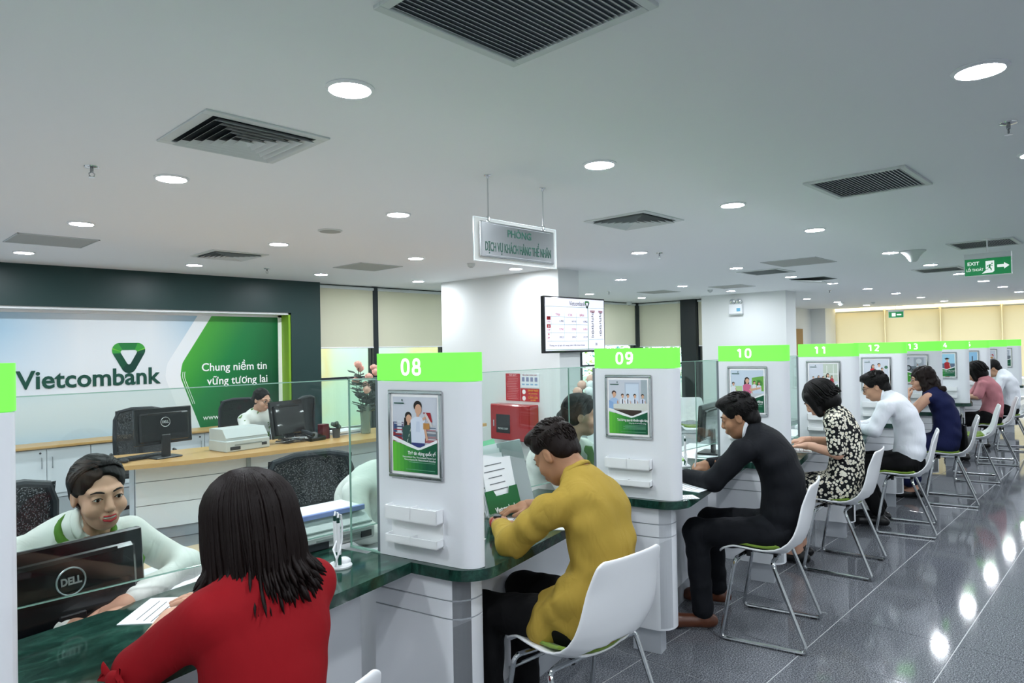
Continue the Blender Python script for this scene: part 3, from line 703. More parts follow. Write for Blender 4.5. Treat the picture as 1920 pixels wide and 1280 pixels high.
# ---- emergency lamp on the second column
t = empty('emergency_lamp', 'white twin head emergency lamp high on the white column', 'emergency lamp', (13.55, 6.47, 2.36), -PI/2)
b = MB(); b.box((0, -.05, -.05), (.29, .09, .20), .006); part('battery_box', b, 'white_plastic', t)
b = MB(); b.box((0, -.045, -.16), (.28, .08, .02)); part('base_strip', b, 'vent_grey', t)
b = MB(); b.box((.07, -.097, -.07), (.08, .002, .07)); part('sticker', b, flat('#6fb0d0'), t)
for s in (-1, 1):
    b = MB(); b.at(Matrix.Translation((s*.07, -.06, .11)) @ Matrix.Rotation(PI/2, 4, 'X')).lathe([(.03, -.05), (.055, -.02), (.062, .02), (.058, .025)], 18); hd = part('lamp_head', b, 'vent_white', t, smooth=True)
    b = MB(); b.at(Matrix.Translation((s*.07, -.087, .11)) @ Matrix.Rotation(PI/2, 4, 'X')).lathe([(.05, 0), (.03, .01), (.001, .012)], 16, cap=False); part('lens', b, 'chrome', hd, smooth=True)

# ---- wall screen with exchange rates
def wall_screen():
    t = empty('wall_screen', 'large flat screen showing exchange rates beside the white column', 'screen', (7.21, 5.74, 1.875))
    W, Hh = 1.31, .745
    b = MB(); b.box((0, .03, 0), (W, .06, Hh), .006); part('casing', b, 'monitor_black', t)
    b = MB(); b.box((-.05, .08, 0), (.5, .06, .3)); part('wall_bracket', b, 'dark_grey', t)
    b = MB(); b.box((0, -.001, .004), (W-.045, .003, Hh-.05)); s = part('display', b, 'screen_white', t)
    f = -.0032; b = MB()
    def r(x0, x1, z0, z1): b.add([(x0, f, z0), (x1, f, z0), (x1, f, z1), (x0, f, z1)], [(0, 1, 2, 3)])
    r(-.63, .63, .235, .24); r(.255, .27, -.34, .235); r(-.63, .63, -.335, -.325)
    for z in (.10, .0, -.11, -.22): r(-.60, .25, z, z+.004)
    for x in (-.52, -.25, .0): r(x, x+.004, -.22, .16)
    r(.28, .62, -.20, -.195); part('table_lines', b, 'tv_line', s)
    R_ = (PI/2, 0, 0)
    text('bank_name', 'Vietcombank', .085, s, (.03, f-.001, .285), R_, 'tv_ink', fit=.34); emblem(s, (.245, f-.001, .293), .09, R_)
    for x, tx in ((-.385, 'TỶ MUA'), (-.125, 'CK'), (.125, 'BÁN')): text('column_heading', tx, .045, s, (x, f-.001, .13), R_, 'tv_red', fit=.09)
    for z, vals, c in ((.045, ('16.398,2', '16.511,0', '16.906,2'), 'tv_ink'), (-.06, ('22.736,2', '22.976,0', '24.707,1'), 'tv_red'), (-.165, ('202,3', '204,7', '212,9'), 'tv_ink')):
        for x, v in zip((-.31, -.05, .2), vals): text('rate', v, .036, s, (x, f-.001, z), R_, c, fit=.09)
    text('note', 'Thông tin tỷ giá chỉ mang tính chất tham khảo', .028, s, (-.19, f-.001, -.275), R_, 'tv_ink', fit=.75)
    text('queue_number', '28', .05, s, (.44, f-.001, -.265), R_, 'tv_ink')
    b = MB(); f -= .0004
    for x, n in ((.37, 15), (.55, 14)):
        b = MB()
        for k in range(n): r(x-.025+.01*math.sin(k*2.1), x+.02+.008*math.cos(k*1.7), .165-k*.024, .165-k*.024+.011)
        part('text_column', b, 'tv_ink', s)
    b = MB(); r(.31, .42, .175, .205); r(.50, .60, .175, .205); part('highlight', b, 'tv_pink', s)
    b = MB()
    for z in (.06, -.045): r(-.605, -.53, z, z+.045)
    b.mi(1); r(-.585, -.55, .062, .103); f -= .0002; r(-.572, -.563, -.04, -.005); r(-.585, -.55, -.027, -.018); b.mi(0); r(-.574, -.561, .07, .095); r(-.577, -.557, -.14, -.115)
    part('flag', b, [flat('#cf2535'), flat('#ffffff')], s)
    for z, c in ((.035, 'CAD'), (-.07, 'CHF'), (-.175, 'JPY')): text('currency_code', c, .032, s, (-.568, f-.001, z), R_, 'tv_red')
wall_screen()

# ---- fire cabinet and notices on the white column
t = empty('fire_hose_cabinet', 'red steel fire hose cabinet with small window low on the white column', 'fire cabinet', (6.955, 6.60, .54), -PI/2)
b = MB(); b.box((0, -.09, 0), (.76, .18, .50), .006); part('box', b, 'red_box', t)
b = MB(); b.box((0, -.185, 0), (.74, .012, .48), .004); d = part('door', b, 'red_box', t)
b = MB(); b.box((-.12, -.193, -.02), (.27, .004, .26), .003); part('glass_window', b, 'monitor_black', d)
b = MB(); b.box((-.30, -.196, -.02), (.02, .012, .09), .003); part('handle', b, 'chrome', d)
text('lettering', 'PHÒNG CHÁY', .04, d, (-.12, -.1965, -.09), (PI/2, 0, 0), 'vent_white', fit=.2)
def notice(y0, y1, z0, z1, lab, base):
    t = empty('notice', lab, 'notice', (6.957, (y0+y1)/2, (z0+z1)/2), -PI/2, group='fire notices')
    b = MB(); b.box((0, -.002, 0), (abs(y1-y0), .004, z1-z0)); return t, part('sheet', b, base, t), abs(y1-y0), z1-z0
t, s, w_, h_ = notice(6.84, 6.56, .83, 1.215, 'tall red fire rules notice, left of the pair', flat('#c2303c'))
b = MB()
for k in range(14): b.box((-.01+.02*math.sin(k), -.0045, .15-k*.024), (.2, .001, .004))
part('small_print', b, flat('#e9a0a0'), s); text('heading', 'NỘI QUY', .035, s, (0, -.0046, .172), (PI/2, 0, 0), flat('#f1c9c9'))
t, s, w_, h_ = notice(6.55, 6.20, 1.02, 1.215, 'white notice with four small pictures above the no smoking notice', 'paper')
text('heading', 'TIÊU LỆNH CHỮA CHÁY', .03, s, (0, -.0045, .078), (PI/2, 0, 0), flat('#a03040'), fit=.28)
b = MB()
for k in range(4): b.box((-.12+k*.08, -.0045, .02), (.05, .001, .06)); b.mi(1); b.box((-.12+k*.08, -.0045, -.05), (.05, .001, .02)); b.mi(0)
part('pictogram', b, [flat('#8b8fb0'), flat('#8fb5d6')], s)
t, s, w_, h_ = notice(6.55, 6.20, .83, 1.01, 'red and yellow no smoking and no fire notice', flat('#c2202c'))
text('heading', 'CẤM HÚT THUỐC', .035, s, (.06, -.0045, .06), (PI/2, 0, 0), flat('#f0c23c'), fit=.2); text('heading', 'NO SMOKING', .026, s, (.06, -.0045, .02), (PI/2, 0, 0), flat('#f0c23c'), fit=.16)
text('heading', 'CẤM LỬA', .045, s, (.06, -.0045, -.035), (PI/2, 0, 0), flat('#f0c23c'), fit=.18); text('heading', 'NO FIRE', .026, s, (.06, -.0045, -.072), (PI/2, 0, 0), flat('#f0c23c'))
b = MB()
for z in (.042, -.048): b.at(Matrix.Translation((-.11, -.0045, z)) @ Matrix.Rotation(PI/2, 4, 'X')).lathe([(.033, 0), (.033, .001)], 18)
part('pictogram', b, 'white_print', s)
# ================================================================== teller counter
WORD = {6: 'six', 7: 'seven', 8: 'eight', 9: 'nine', 10: 'ten', 11: 'eleven', 12: 'twelve', 13: 'thirteen', 14: 'fourteen', 15: 'fifteen', 16: 'sixteen', 17: 'seventeen'}
JOG = -.298
def arc(cx, cy, r, a0, a1, n=8): return [(cx+r*math.cos(a0+(a1-a0)*i/n), cy+r*math.sin(a0+(a1-a0)*i/n)) for i in range(n+1)]
LEN = 1.352                                     # booth length along the counter
def counter_top():
    r = .13
    # outline, counter-clockwise: front edge from the rounded corner to the next inner corner
    front = arc(r, JOG+r, r, PI, 1.5*PI, 10)
    poly = [(0, 0)] + front + [(LEN, JOG), (LEN, JOG+.52), (0, .52+JOG)]
    b = MB(); ch = .004
    b.prism(poly, ZC-.040, ZC)
    return b.mesh('granite_slab', 'green_marble', True, 30)
def sect(b, poly, z0, z1): b.prism(poly, z0, z1)
def build_counter():
    top = counter_top()
    r = .09; nose = arc(.03+r, -.215+r, r, PI, 1.5*PI, 8) + arc(.17-.03, -.215+.03, .03, 1.5*PI, 2*PI, 4)
    big = nose + [(.17, .21), (.03, .21)]
    def inset(p, d): return [(max(.03+d, min(.17-d, x)), max(-.215+d, y)) for x, y in p]
    ped = []
    for z0, z1 in ((.13, .598), (.604, .664), (.670, .755)):
        b = MB(); b.prism(big, z0, z1); ped.append(b.mesh('band', 'white_laminate', True, 40))
    b = MB(); b.prism(inset(big, .006), .14, .75); core = b.mesh('groove_core', 'grey_plinth')
    b = MB(); b.prism([(.06, -.15), (.14, -.15), (.14, .0), (.06, .0)], 0, .13); foot = b.mesh('foot', mat('foot_grey', '#c3c8ce', .4))
    b = MB(); b.box(((LEN+.17)/2, -.03, .4425), (LEN-.17, .02, .625)); fp = b.mesh('front_panel', 'white_laminate')
    b = MB(); b.box(((LEN+.17)/2, -.015, .065), (LEN-.17, .02, .13)); pl = b.mesh('plinth', 'grey_plinth')
    for n in range(6, 17):
        P = B(n)
        c = empty('marble_worktop', 'dark green marble counter top of booth %s' % WORD[n], 'counter top', P, TH, group='marble counter tops'); obj('slab', top, c)
        p = empty('counter_unit', 'white counter unit with rounded grooved pedestal under the booth %s sign' % WORD[n], 'counter base', P, TH, group='white counter bases')
        for q in ped: obj('pedestal_band', q, p)
        obj('pedestal_core', core, p); obj('foot', foot, p); obj('front_panel', fp, p); obj('plinth', pl, p)
    p = empty('counter_unit', 'white counter unit with rounded grooved pedestal under the booth seventeen sign', 'counter base', B(17), TH, group='white counter bases')
    for q in ped: obj('pedestal_band', q, p)
    obj('pedestal_core', core, p); obj('foot', foot, p)
    c = empty('marble_worktop', 'dark green marble counter top under the booth seventeen sign', 'counter top', B(17), TH, group='marble counter tops')
    b = MB(); b.prism([(0, 0)] + arc(.13, JOG+.13, .13, PI, 1.5*PI, 10) + [(.35, JOG), (.35, .22), (0, .22)], ZC-.04, ZC); part('slab', b, 'green_marble', c)
build_counter()

# ------------------------------------------------------------------ partitions with lit number, poster and tray
UF = .026                                       # poster face plane
def part_outline(d=0.):
    r = .060
    return arc(UF+r-d+d, -.270+r, r+d, PI, 1.5*PI, 10) + arc(.100-.015, -.270+.015, .015+d, 1.5*PI, 2*PI, 4) + [(.100+d, .175), (UF-d, .175)]
def poster(parent, n):
    fr = MB(); W, Hh = .256, .330; cz = 1.264; cv = -.012; f = .014
    def fb(s0, s1, z0, z1):
        fr.box((UF-.006, cv-(s0+s1)/2, cz+(z0+z1)/2), (.012, s1-s0, z1-z0), .003)
    fb(-W/2, W/2, Hh/2-f, Hh/2); fb(-W/2, W/2, -Hh/2, -Hh/2+f); fb(-W/2, -W/2+f, -Hh/2+f, Hh/2-f); fb(W/2-f, W/2, -Hh/2+f, Hh/2-f)
    pf = part('poster_frame', fr, 'frame_chrome', parent)
    b = MB(); b.box((UF-.003, cv, cz), (.006, W-2*f, Hh-2*f)); part('poster_sheet', b, 'white_print', pf)
    b = MB(); mats = []; idx = {}; lay = [0]
    w, h = W-2*f-.016, Hh-2*f-.022
    def pl(pts, c):
        if c not in idx: idx[c] = len(mats); mats.append(flat(c, .35))
        lay[0] += 1; x = UF-.0062-lay[0]*.00004
        b.mi(idx[c]); b.add([(x, cv-(s-.5)*w, cz+(t-.5)*h) for s, t in pts], [tuple(range(len(pts)))])
    def rect(a, c, d, e, col): pl([(a, d), (c, d), (c, e), (a, e)], col)
    def disc(x, y, r, col, k=14, sy=1.): pl([(x+r*math.cos(2*PI*i/k), y+r*sy*w/h*math.sin(2*PI*i/k)) for i in range(k)], col)
    def man(x, y, s, shirt, hair='#1d1512', legs='#27305c', skin='#d8a98c', long=False, foot=.30):
        if long: pl([(x-.075*s, y+.02*s), (x-.085*s, y-.16*s), (x+.0*s, y-.19*s), (x+.06*s, y-.03*s)], hair)
        disc(x, y+.035*s, .062*s, hair); disc(x+.008*s, y+.005*s, .05*s, skin, sy=1.25)
        rect(x-.02*s, x+.02*s, y-.07*s, y-.03*s, skin)
        pl([(x-.11*s, y-.09*s), (x-.04*s, y-.06*s), (x+.04*s, y-.06*s), (x+.11*s, y-.09*s), (x+.10*s, y-.30*s), (x-.10*s, y-.30*s)], shirt)
        if foot: pl([(x-.10*s, y-.29*s), (x+.10*s, y-.29*s), (x+.09*s, y-.29*s-foot*s), (x-.08*s, y-.29*s-foot*s)], legs)
        pl([(x+.10*s, y-.10*s), (x+.15*s, y-.26*s), (x+.12*s, y-.27*s), (x+.08*s, y-.14*s)], skin)
    sky = {14: '#9fd0e6', 15: '#8fbfe0', 10: '#c9d8e6'}.get(n, '#cfd4de')
    rect(0, 1, .30, 1, sky)
    k = n if n < 18 else 8
    if n in (8, 7, 16):
        rect(0, .25, .34, .66, '#7b6f86'); rect(.02, .08, .5, .66, '#35507c'); rect(.1, .2, .5, .68, '#d9dde6'); rect(0, .2, .36, .52, '#8c2a33'); rect(.75, 1, .40, .56, '#8b8f93'); rect(.72, 1, .40, .46, '#a65a63')
        for q in range(7): rect(.03+.03*(q % 2), .24, .38+q*.042, .395+q*.042, ('#c9cdd6', '#b3303a', '#34486e')[q % 3]); rect(.76, .97, .44+q*.03, .455+q*.03, ('#c6cbd2', '#b07c84', '#6f8092')[q % 3])
        man(.36, .70, 1.25, '#33544f', long=True, legs='#3d5f58', foot=.14)
        for q in range(26): disc(.30+.13*((q*37) % 26)/26, .34+.26*((q*11) % 26)/26, .011, ('#cfd8cc', '#7f9a8c', '#1d3834')[q % 3], 6)
        man(.58, .83, 1.5, '#dbe4f2', legs='#353f7c', foot=.12); pl([(.70, .69), (.80, .74), (.78, .80), (.74, .80), (.74, .75), (.68, .72)], '#d8a98c'); pl([(.53, .54), (.63, .54), (.62, .68), (.55, .68)], '#cdd8ea')
        pl([(.70, .80), (.86, .80), (.90, .68), (.82, .66)], '#a51d28'); pl([(.72, .78), (.76, .80), (.92, .62), (.86, .62)], '#d9d3cf'); pl([(.70, .66), (.84, .66), (.84, .58), (.70, .58)], '#c08a4a')
    elif n in (9,):
        rect(.42, .80, .58, .95, '#b9c6d6'); rect(.45, .78, .60, .92, '#d3e0ef'); rect(.84, 1, .55, 1, '#a9b6bd')
        for x, c in ((.36, '#e7ebf2'), (.50, '#e7ebf2'), (.68, '#dfe6f2'), (.88, '#d8def0')): man(x, .69, .62, c, foot=0); rect(x-.012, x+.012, .55, .64, '#23273a')
        man(.14, .72, .95, '#a9c4e6', hair='#3a2426', foot=0); pl([(0, .50), (.15, .55), (1, .57), (1, .42), (.2, .44)], '#d9dcd6'); pl([(.1, .47), (.85, .43), (.8, .38), (.15, .44)], '#a79f92'); rect(.15, .85, .30, .44, '#3a2d29'); pl([(0, .42), (.12, .44), (.12, .58), (0, .62)], '#8fb0dc')
    elif n in (10,):
        pl([(.65, .82), (1, .86), (1, .50), (.65, .55)], '#6fae4c'); rect(0, .35, .5, .62, '#b7d39b'); disc(.85, .68, .12, '#4d8a3d'); disc(.72, .72, .08, '#7ab658')
        man(.72, .70, .6, '#dfe3ea', foot=0); man(.86, .68, .6, '#d6dcea', foot=0, long=True); man(.08, .66, .7, '#e2e5ec', foot=0); rect(0, .4, .36, .46, '#2b2d33'); man(.50, .74, 1.15, '#d0698e', foot=.2, long=True, legs='#b23a58'); pl([(.55, .55), (.90, .60), (.90, .56), (.6, .50)], '#d8a98c'); rect(.55, 1, .36, .45, '#c9ccd2')
    elif n in (11,):
        rect(.5, 1, .5, 1, '#c2cdbf'); rect(.62, .64, .4, .95, '#eef0ee'); rect(.85, .87, .4, .98, '#eef0ee'); rect(.5, 1, .7, .72, '#eef0ee'); rect(0, 1, .30, .44, '#bcc0c4')
        for x, y, s, c in ((.15, .60, .55, '#c2527c'), (.34, .62, .6, '#d8c84c'), (.5, .60, .6, '#e7eaee'), (.66, .66, .85, '#e7eaee'), (.8, .62, .6, '#b03a46')): man(x, y, s, c, legs='#3a3d4c', foot=.25, long=x > .3)
    elif n in (12,):
        disc(.9, .74, .07, '#3d6b50'); man(.38, .76, 1.0, '#c8202c', long=True, foot=.2, legs='#b01c26'); man(.62, .80, 1.0, '#e5e8ee', foot=.2, legs='#d0d4dc'); man(.46, .62, .8, '#b8202c', foot=.2); man(.74, .66, .8, '#e6cfcb', foot=.2, legs='#c9767e')
    elif n in (13, 17):
        rect(0, 1, .3, .62, '#6f7880'); rect(.45, .9, .62, .96, '#aab2bc'); disc(.68, .82, .13, '#d8dde2'); disc(.2, .55, .15, '#2c3136'); disc(.2, .55, .09, '#a8b0b6'); rect(.35, .8, .45, .52, '#444b52'); man(.62, .66, .5, '#e6e8ec', foot=0)
    elif n in (14,):
        rect(0, 1, .3, .58, '#5f6f86'); disc(.2, .56, .1, '#41627f'); man(.62, .72, 1.25, '#a81a26', foot=.3, legs='#a81a26'); pl([(.48, .80), (.62, .84), (.76, .80), (.62, .76)], '#1c2026')
    else:
        rect(0, 1, .3, .5, '#4d6878'); rect(.0, 1, .5, .58, '#8fb3c4'); rect(.7, .76, .45, .8, '#3b4654'); rect(.3, .33, .45, .7, '#3b4654')
    # white chevron and green field
    apex = (.60, .315)
    pl([(0, .47), (.04, .465), (apex[0]-.03, apex[1]+.02), (apex[0]+.03, apex[1]+.02), (1, .45), (1, .40), (apex[0], apex[1]-.03), (0, .42)], '#f4f6f7')
    ca, cb = (0x63, 0xc0, 0x3a), (0x07, 0x57, 0x3a); N = 12
    for i in range(N):
        s0, s1 = i/N, (i+1)/N; t = min(1, (i/(N-1))*1.25)
        def topz(s): return .405-(s/apex[0])*(.405-apex[1]+.02) if s < apex[0] else apex[1]-.02+(s-apex[0])/(1-apex[0])*(.43-apex[1])
        pl([(s0, 0), (s1, 0), (s1, topz(s1)), (s0, topz(s0))], '#%02x%02x%02x' % tuple(int(a+(c-a)*t) for a, c in zip(ca, cb)))
    for k_ in range(4 if n == 9 else 2): rect(.42-.05*(k_ % 2), .95, .155-k_*.022, .161-k_*.022, '#7fb598')
    rect(.30, .95, .035, .040, '#7fb598')
    pl([(.04, .905), (.27, .905), (.27, .922), (.04, .922)], '#2c5a50'); pl([(.21, .965), (.25, .965), (.23, .93)], '#2c5a50')
    part('poster_print', b, mats, pf)
    R_ = (PI/2, 0, -PI/2)
    title = {8: 'Thẻ tín dụng quốc tế', 9: 'Trả lương qua tài khoản ngân hàng', 10: 'Tiết kiệm tự động', 11: 'Thẻ ghi nợ quốc tế', 12: 'Cho vay mua nhà', 13: 'Ngân hàng điện tử', 14: 'Cho vay du học'}.get(n)
    if title:
        big = n in (8, 10)
        text('poster_title', title, .018, pf, (UF-.0105, cv-w*(.16 if big else .12), cz-h*.245), R_, 'white_print', bold=.0003, ext=.0001, fit=w*(.62 if big else .80))
        if n == 8:
            text('poster_line', 'Vietcombank Visa, Vietcombank MasterCard', .009, pf, (UF-.0105, cv-w*.10, cz-h*.298), R_, 'white_print', ext=.0001, fit=w*.74)
            text('poster_line', 'Vietcombank JCB, Vietcombank UnionPay', .009, pf, (UF-.0105, cv-w*.12, cz-h*.332), R_, 'white_print', ext=.0001, fit=w*.70)
        else: text('poster_line', 'Cùng bạn đi tới thành công' if n == 9 else 'Tài sản vững bền', .009, pf, (UF-.0105, cv-w*.24, cz-h*.30), R_, 'white_print', ext=.0001, fit=w*.44)
GLY = {'1': [[(.10, .76), (.33, .91)], [(.34, .92), (.34, .08)]], '2': [[(.07, .80), (.13, .90), (.3, .92), (.47, .89), (.53, .78), (.52, .64), (.43, .50), (.09, .10), (.55, .10)]],
       '3': [[(.08, .88), (.3, .92), (.48, .87), (.53, .72), (.47, .57), (.25, .52)], [(.45, .52), (.54, .38), (.53, .18), (.42, .08), (.08, .10)]], '4': [[(.36, .92), (.05, .32), (.57, .32)], [(.42, .55), (.42, .08)]],
       '5': [[(.5, .90), (.12, .90), (.10, .54), (.38, .55), (.51, .45), (.53, .2), (.44, .09), (.08, .10)]], '7': [[(.06, .90), (.54, .90), (.26, .08)]],
       '6': [[(.50, .90), (.30, .90), (.12, .76), (.07, .48), (.07, .25), (.14, .10), (.3, .08), (.46, .10), (.53, .24), (.53, .38), (.46, .52), (.3, .55), (.10, .48)]]}
def loop_(cx, cy, rx, ry, p=2.6, n=28): return [(cx+rx*abs(math.cos(a))**(2/p)*(1 if math.cos(a) > 0 else -1), cy+ry*abs(math.sin(a))**(2/p)*(1 if math.sin(a) > 0 else -1)) for a in [2*PI*(i+.5)/n for i in range(n)]]
def numeral(sign, n):
    """raised white figures on the lit sign"""
    hgt, b, x0 = .064, MB(), -.052
    for k, ch in enumerate('%02d' % n):
        def w3(p): return (UF-.0035, -(x0+k*.054+p[0]*hgt*1.02), 1.4835+p[1]*hgt)
        paths = GLY.get(ch)
        if ch == '9': paths = [[(.6-x, 1-y) for x, y in GLY['6'][0]]]
        if ch in '08':
            for L_ in ([loop_(.3, .5, .24, .42)] if ch == '0' else [loop_(.3, .715, .19, .20), loop_(.3, .29, .24, .21)]): b.tube([w3(p) for p in L_], .0062, 6, closed=True)
        else:
            for L_ in paths: b.tube([w3(p) for p in L_], .0062, 8)
    b.v = [(UF-.0026+(p[0]-UF+.0035)*.15, p[1], p[2]) for p in b.v]
    part('numeral', b, 'sign_text', sign)
def build_partitions():
    body = MB(); body.prism(part_outline(), ZC+.001, 1.462); bodym = body.mesh('partition_panel', 'white_laminate', True, 40)
    sg = MB(); sg.prism(part_outline(.002), 1.464, 1.567); sgm = sg.mesh('lit_sign_box', 'sign_green', True, 40)
    tr = MB()
    # two-level acrylic tray: back plate, top pocket, bottom pocket
    def pocket(z, hgt, dep=.042):
        tr.box((UF-dep+.002, 0, z+hgt/2), (.004, .245, hgt), .001); tr.box((UF-dep/2, 0, z+.002), (dep, .245, .004))
        for s in (-1, 1): tr.box((UF-dep/2, s*.1205, z+hgt/2), (dep, .004, hgt))
        tr.box((UF-dep/2, 0, z+hgt/2), (dep, .004, hgt))
    tr.box((UF-.002, 0, .925), (.003, .245, .135)); pocket(.948, .052); pocket(.862, .030)
    trm = tr.mesh('brochure_tray', 'tray_white')
    for n in range(7, 18):
        p = empty('booth_partition', 'white booth partition with lit green sign %02d, poster and brochure tray' % n, 'partition', B(n), TH, group='numbered booth partitions')
        obj('partition_panel', bodym, p); s = obj('lit_sign', sgm, p); o = obj('brochure_tray', trm, p, (0, -.012, 0))
        numeral(s, n)
        poster(p, n)
build_partitions()

# ------------------------------------------------------------------ glass screens
def build_glass():
    for n in range(7, 17):
        a, c = bl(n, .03, .335), bl(n+1, .03, .335)
        t = empty('glass_screen', 'clear glass screen above the counter of booth %s' % WORD[n], 'glass screen', a, 0, group='counter glass screens')
        L_ = (c-a).length; z0, z1 = .866, 1.466
        b = MB(); b.box((L_/2, 0, (z0+z1)/2), (L_-.012, .008, z1-z0)); part('long_pane', b, 'glass', t)
        b = MB()
        for z in (z0, z1): b.box((L_/2, 0, z), (L_-.012, .0085, .003))
        part('polished_edge', b, 'glass_edge', t)
        s = empty('glass_screen', 'narrow glass side pane standing beside the booth %s partition' % WORD[n+1], 'glass screen', B(n+1), TH, group='narrow glass side panes')
        b = MB(); b.box((.035, .258, (ZC+1.466)/2), (.008, .160, 1.466-ZC)); part('side_pane', b, 'glass', s)
        b = MB(); b.box((.035, .338, (ZC+1.466)/2), (.0085, .003, 1.466-ZC)); b.box((.035, .258, 1.466), (.0085, .16, .003)); b.box((.035, .258, ZC+.003), (.014, .16, .006)); part('polished_edge', b, 'glass_edge', s)
        b = MB(); b.box((.04, .184, (ZC+1.466)/2), (.02, .014, 1.466-ZC)); part('grey_clamp_rail', b, 'grey_plinth' if False else mat('rail_grey', '#6e787d', .4), s)
build_glass()

# ------------------------------------------------------------------ visitor chairs
def build_chair():
    prof = [(.232, .440), (.218, .457), (.17, .466), (.09, .464), (.02, .458), (-.05, .453), (-.105, .456), (-.145, .474), (-.172, .510), (-.190, .560), (-.206, .625), (-.220, .695), (-.232, .760), (-.243, .815), (-.248, .842)]
    P = np.array(prof); d = np.r_[0, np.cumsum(np.hypot(*np.diff(P, axis=0).T))]; d /= d[-1]
    wt = [(0, .17), (.03, .205), (.2, .225), (.45, .235), (.6, .228), (.8, .208), (.95, .188), (.985, .178), (1, .150)]
    def pt(t): return np.interp(t, d, P[:, 0]), np.interp(t, d, P[:, 1])
    def fn(i, j):
        s, t = i*2-1, j
        v, z = pt(t); e = .004; v2, z2 = pt(min(1, t+e)); v1, z1 = pt(max(0, t-e)); tv, tz = v2-v1, z2-z1; l = math.hypot(tv, tz); nv, nz = tz/l, -tv/l   # normal towards the sitter
        nv, nz = -tz/l*-1, tv/l*-1
        w = np.interp(t, [a for a, _ in wt], [a for _, a in wt])
        lift = abs(s)**2.6*(.030 if t < .5 else .030)*(1-.6*max(0, (t-.85)/.15)) * min(1, t/.12)
        bulge = math.exp(-((t-.47)/.14)**2)*abs(s)**2*.05
        return (s*w, v + nv*lift + bulge*.7, z + nz*lift + bulge*.35)
    tc, dt, ds = .515, .055, .66
    b = MB(); nu, nv_ = 26, 52
    ins = lambda i, j: ((i*2-1)/ds)**2 + ((j-tc)/dt)**2 < 1
    def fn2(i, j):
        s, t = i*2-1, j
        q = math.sqrt((s/ds)**2+((t-tc)/dt)**2)
        if 1e-6 < q < 1: s, t = s/q, tc+(t-tc)/q
        return fn((s+1)/2, t)
    b.grid(fn2, nu, nv_, ins)
    used = sorted({i for f in b.f for i in f}); rm = {o: k for k, o in enumerate(used)}
    b.v = [b.v[i] for i in used]; b.f = [tuple(rm[i] for i in f) for f in b.f]
    t = empty('visitor_chair', '', 'chair', (0, 0, 0), 0, group='white shell visitor chairs')
    o = part('shell', b, 'white_plastic', t, smooth=True, angle=180)
    m = o.modifiers.new('thick', 'SOLIDIFY'); m.thickness = .011; m.offset = 0
    m = o.modifiers.new('soft', 'SUBSURF'); m.levels = 1; m.render_levels = 1
    b = MB(); b.grid(lambda i, j: (lambda q: (q[0]*.86, q[1], q[2]+.010))(fn(i, .06+.40*j)), 10, 12); o = part('seat_pad', b, 'seat_green', t, smooth=True, angle=180)
    m = o.modifiers.new('thick', 'SOLIDIFY'); m.thickness = .012; m.offset = 0
    for s in (-1, 1):
        def rnd(pts, r=.03, k=4):
            out = [Vector(pts[0])]
            for a, c, e in zip(pts, pts[1:], pts[2:]):
                a, c, e = Vector(a), Vector(c), Vector(e); p = c+(a-c).normalized()*min(r, (a-c).length*.45); q = c+(e-c).normalized()*min(r, (e-c).length*.45)
                for i in range(k+1): f = i/k; out.append((1-f)**2*p+2*f*(1-f)*c+f*f*q)
            return out+[Vector(pts[-1])]
        b = MB(); b.tube(rnd([(s*.06, .10, .438), (s*.235, .135, .432), (s*.262, .21, .011), (s*.262, -.222, .011), (s*.245, -.055, .438), (s*.06, -.055, .438)]), .0105, 9)
        part('sled_leg', b, 'chrome', t, smooth=True)
        b = MB(); b.box((s*.262, .17, .004), (.024, .03, .009), .002); b.box((s*.262, -.18, .004), (.024, .03, .009), .002); part('glide', b, 'black_plastic', t)
    b = MB(); b.tube([(-.246, .15, .385), (.246, .15, .385)], .007, 8); part('stretcher', b, 'chrome', t, smooth=True)
    b = MB(); b.tube([(-.06, .11, .438), (-.06, -.065, .438)], .009, 8); b.tube([(.06, .11, .438), (.06, -.065, .438)], .009, 8); b.box((0, .02, .446), (.2, .16, .012)); part('seat_support', b, 'chrome', t, smooth=True)
    b = MB()
    for x in (-.12, .12):
        for y in (.09, -.05): b.lathe([(.012, .424), (.012, .452)], 10, c=(x, y, 0))
    part('mount', b, 'black_plastic', t)
    return t
CH = build_chair()
# (booth, u, v, turn) of each chair
CHAIRS = [(7, .43, -.60, 0, 'white shell chair under the woman in the red blouse, cut by the bottom edge'), (8, .41, -.50, -16, 'white shell chair under the man in the mustard shirt'),
          (9, .66, -.575, 0, 'white shell chair under the man in the black suit'), (10, .68, -.51, -6, 'white shell chair under the woman in the floral dress'),
          (11, .61, -.555, 0, 'white shell chair under the man in the white shirt with glasses'), (12, .60, -.60, 0, 'white shell chair under the woman in the navy dress'),
          (13, .67, -.57, 0, 'empty white shell chair right of the navy dress'), (14, .65, -.55, 0, 'white shell chair under the woman in the pink top'),
          (15, .667, -.55, 0, 'white shell chair under the farthest man in white')]
for i, (n, u, v, a, lab) in enumerate(CHAIRS):
    if i == 0: CH.location = bl(n, u, v); CH.rotation_euler = (0, 0, TH+math.radians(a)); CH['label'] = lab
    else: dup(CH, bl(n, u, v), TH+math.radians(a), lab, 'white shell visitor chairs')
dup(CH, (8.4, 4.67, .0), math.radians(135), 'white shell chair seen through the glass behind booth nine', 'white shell visitor chairs')
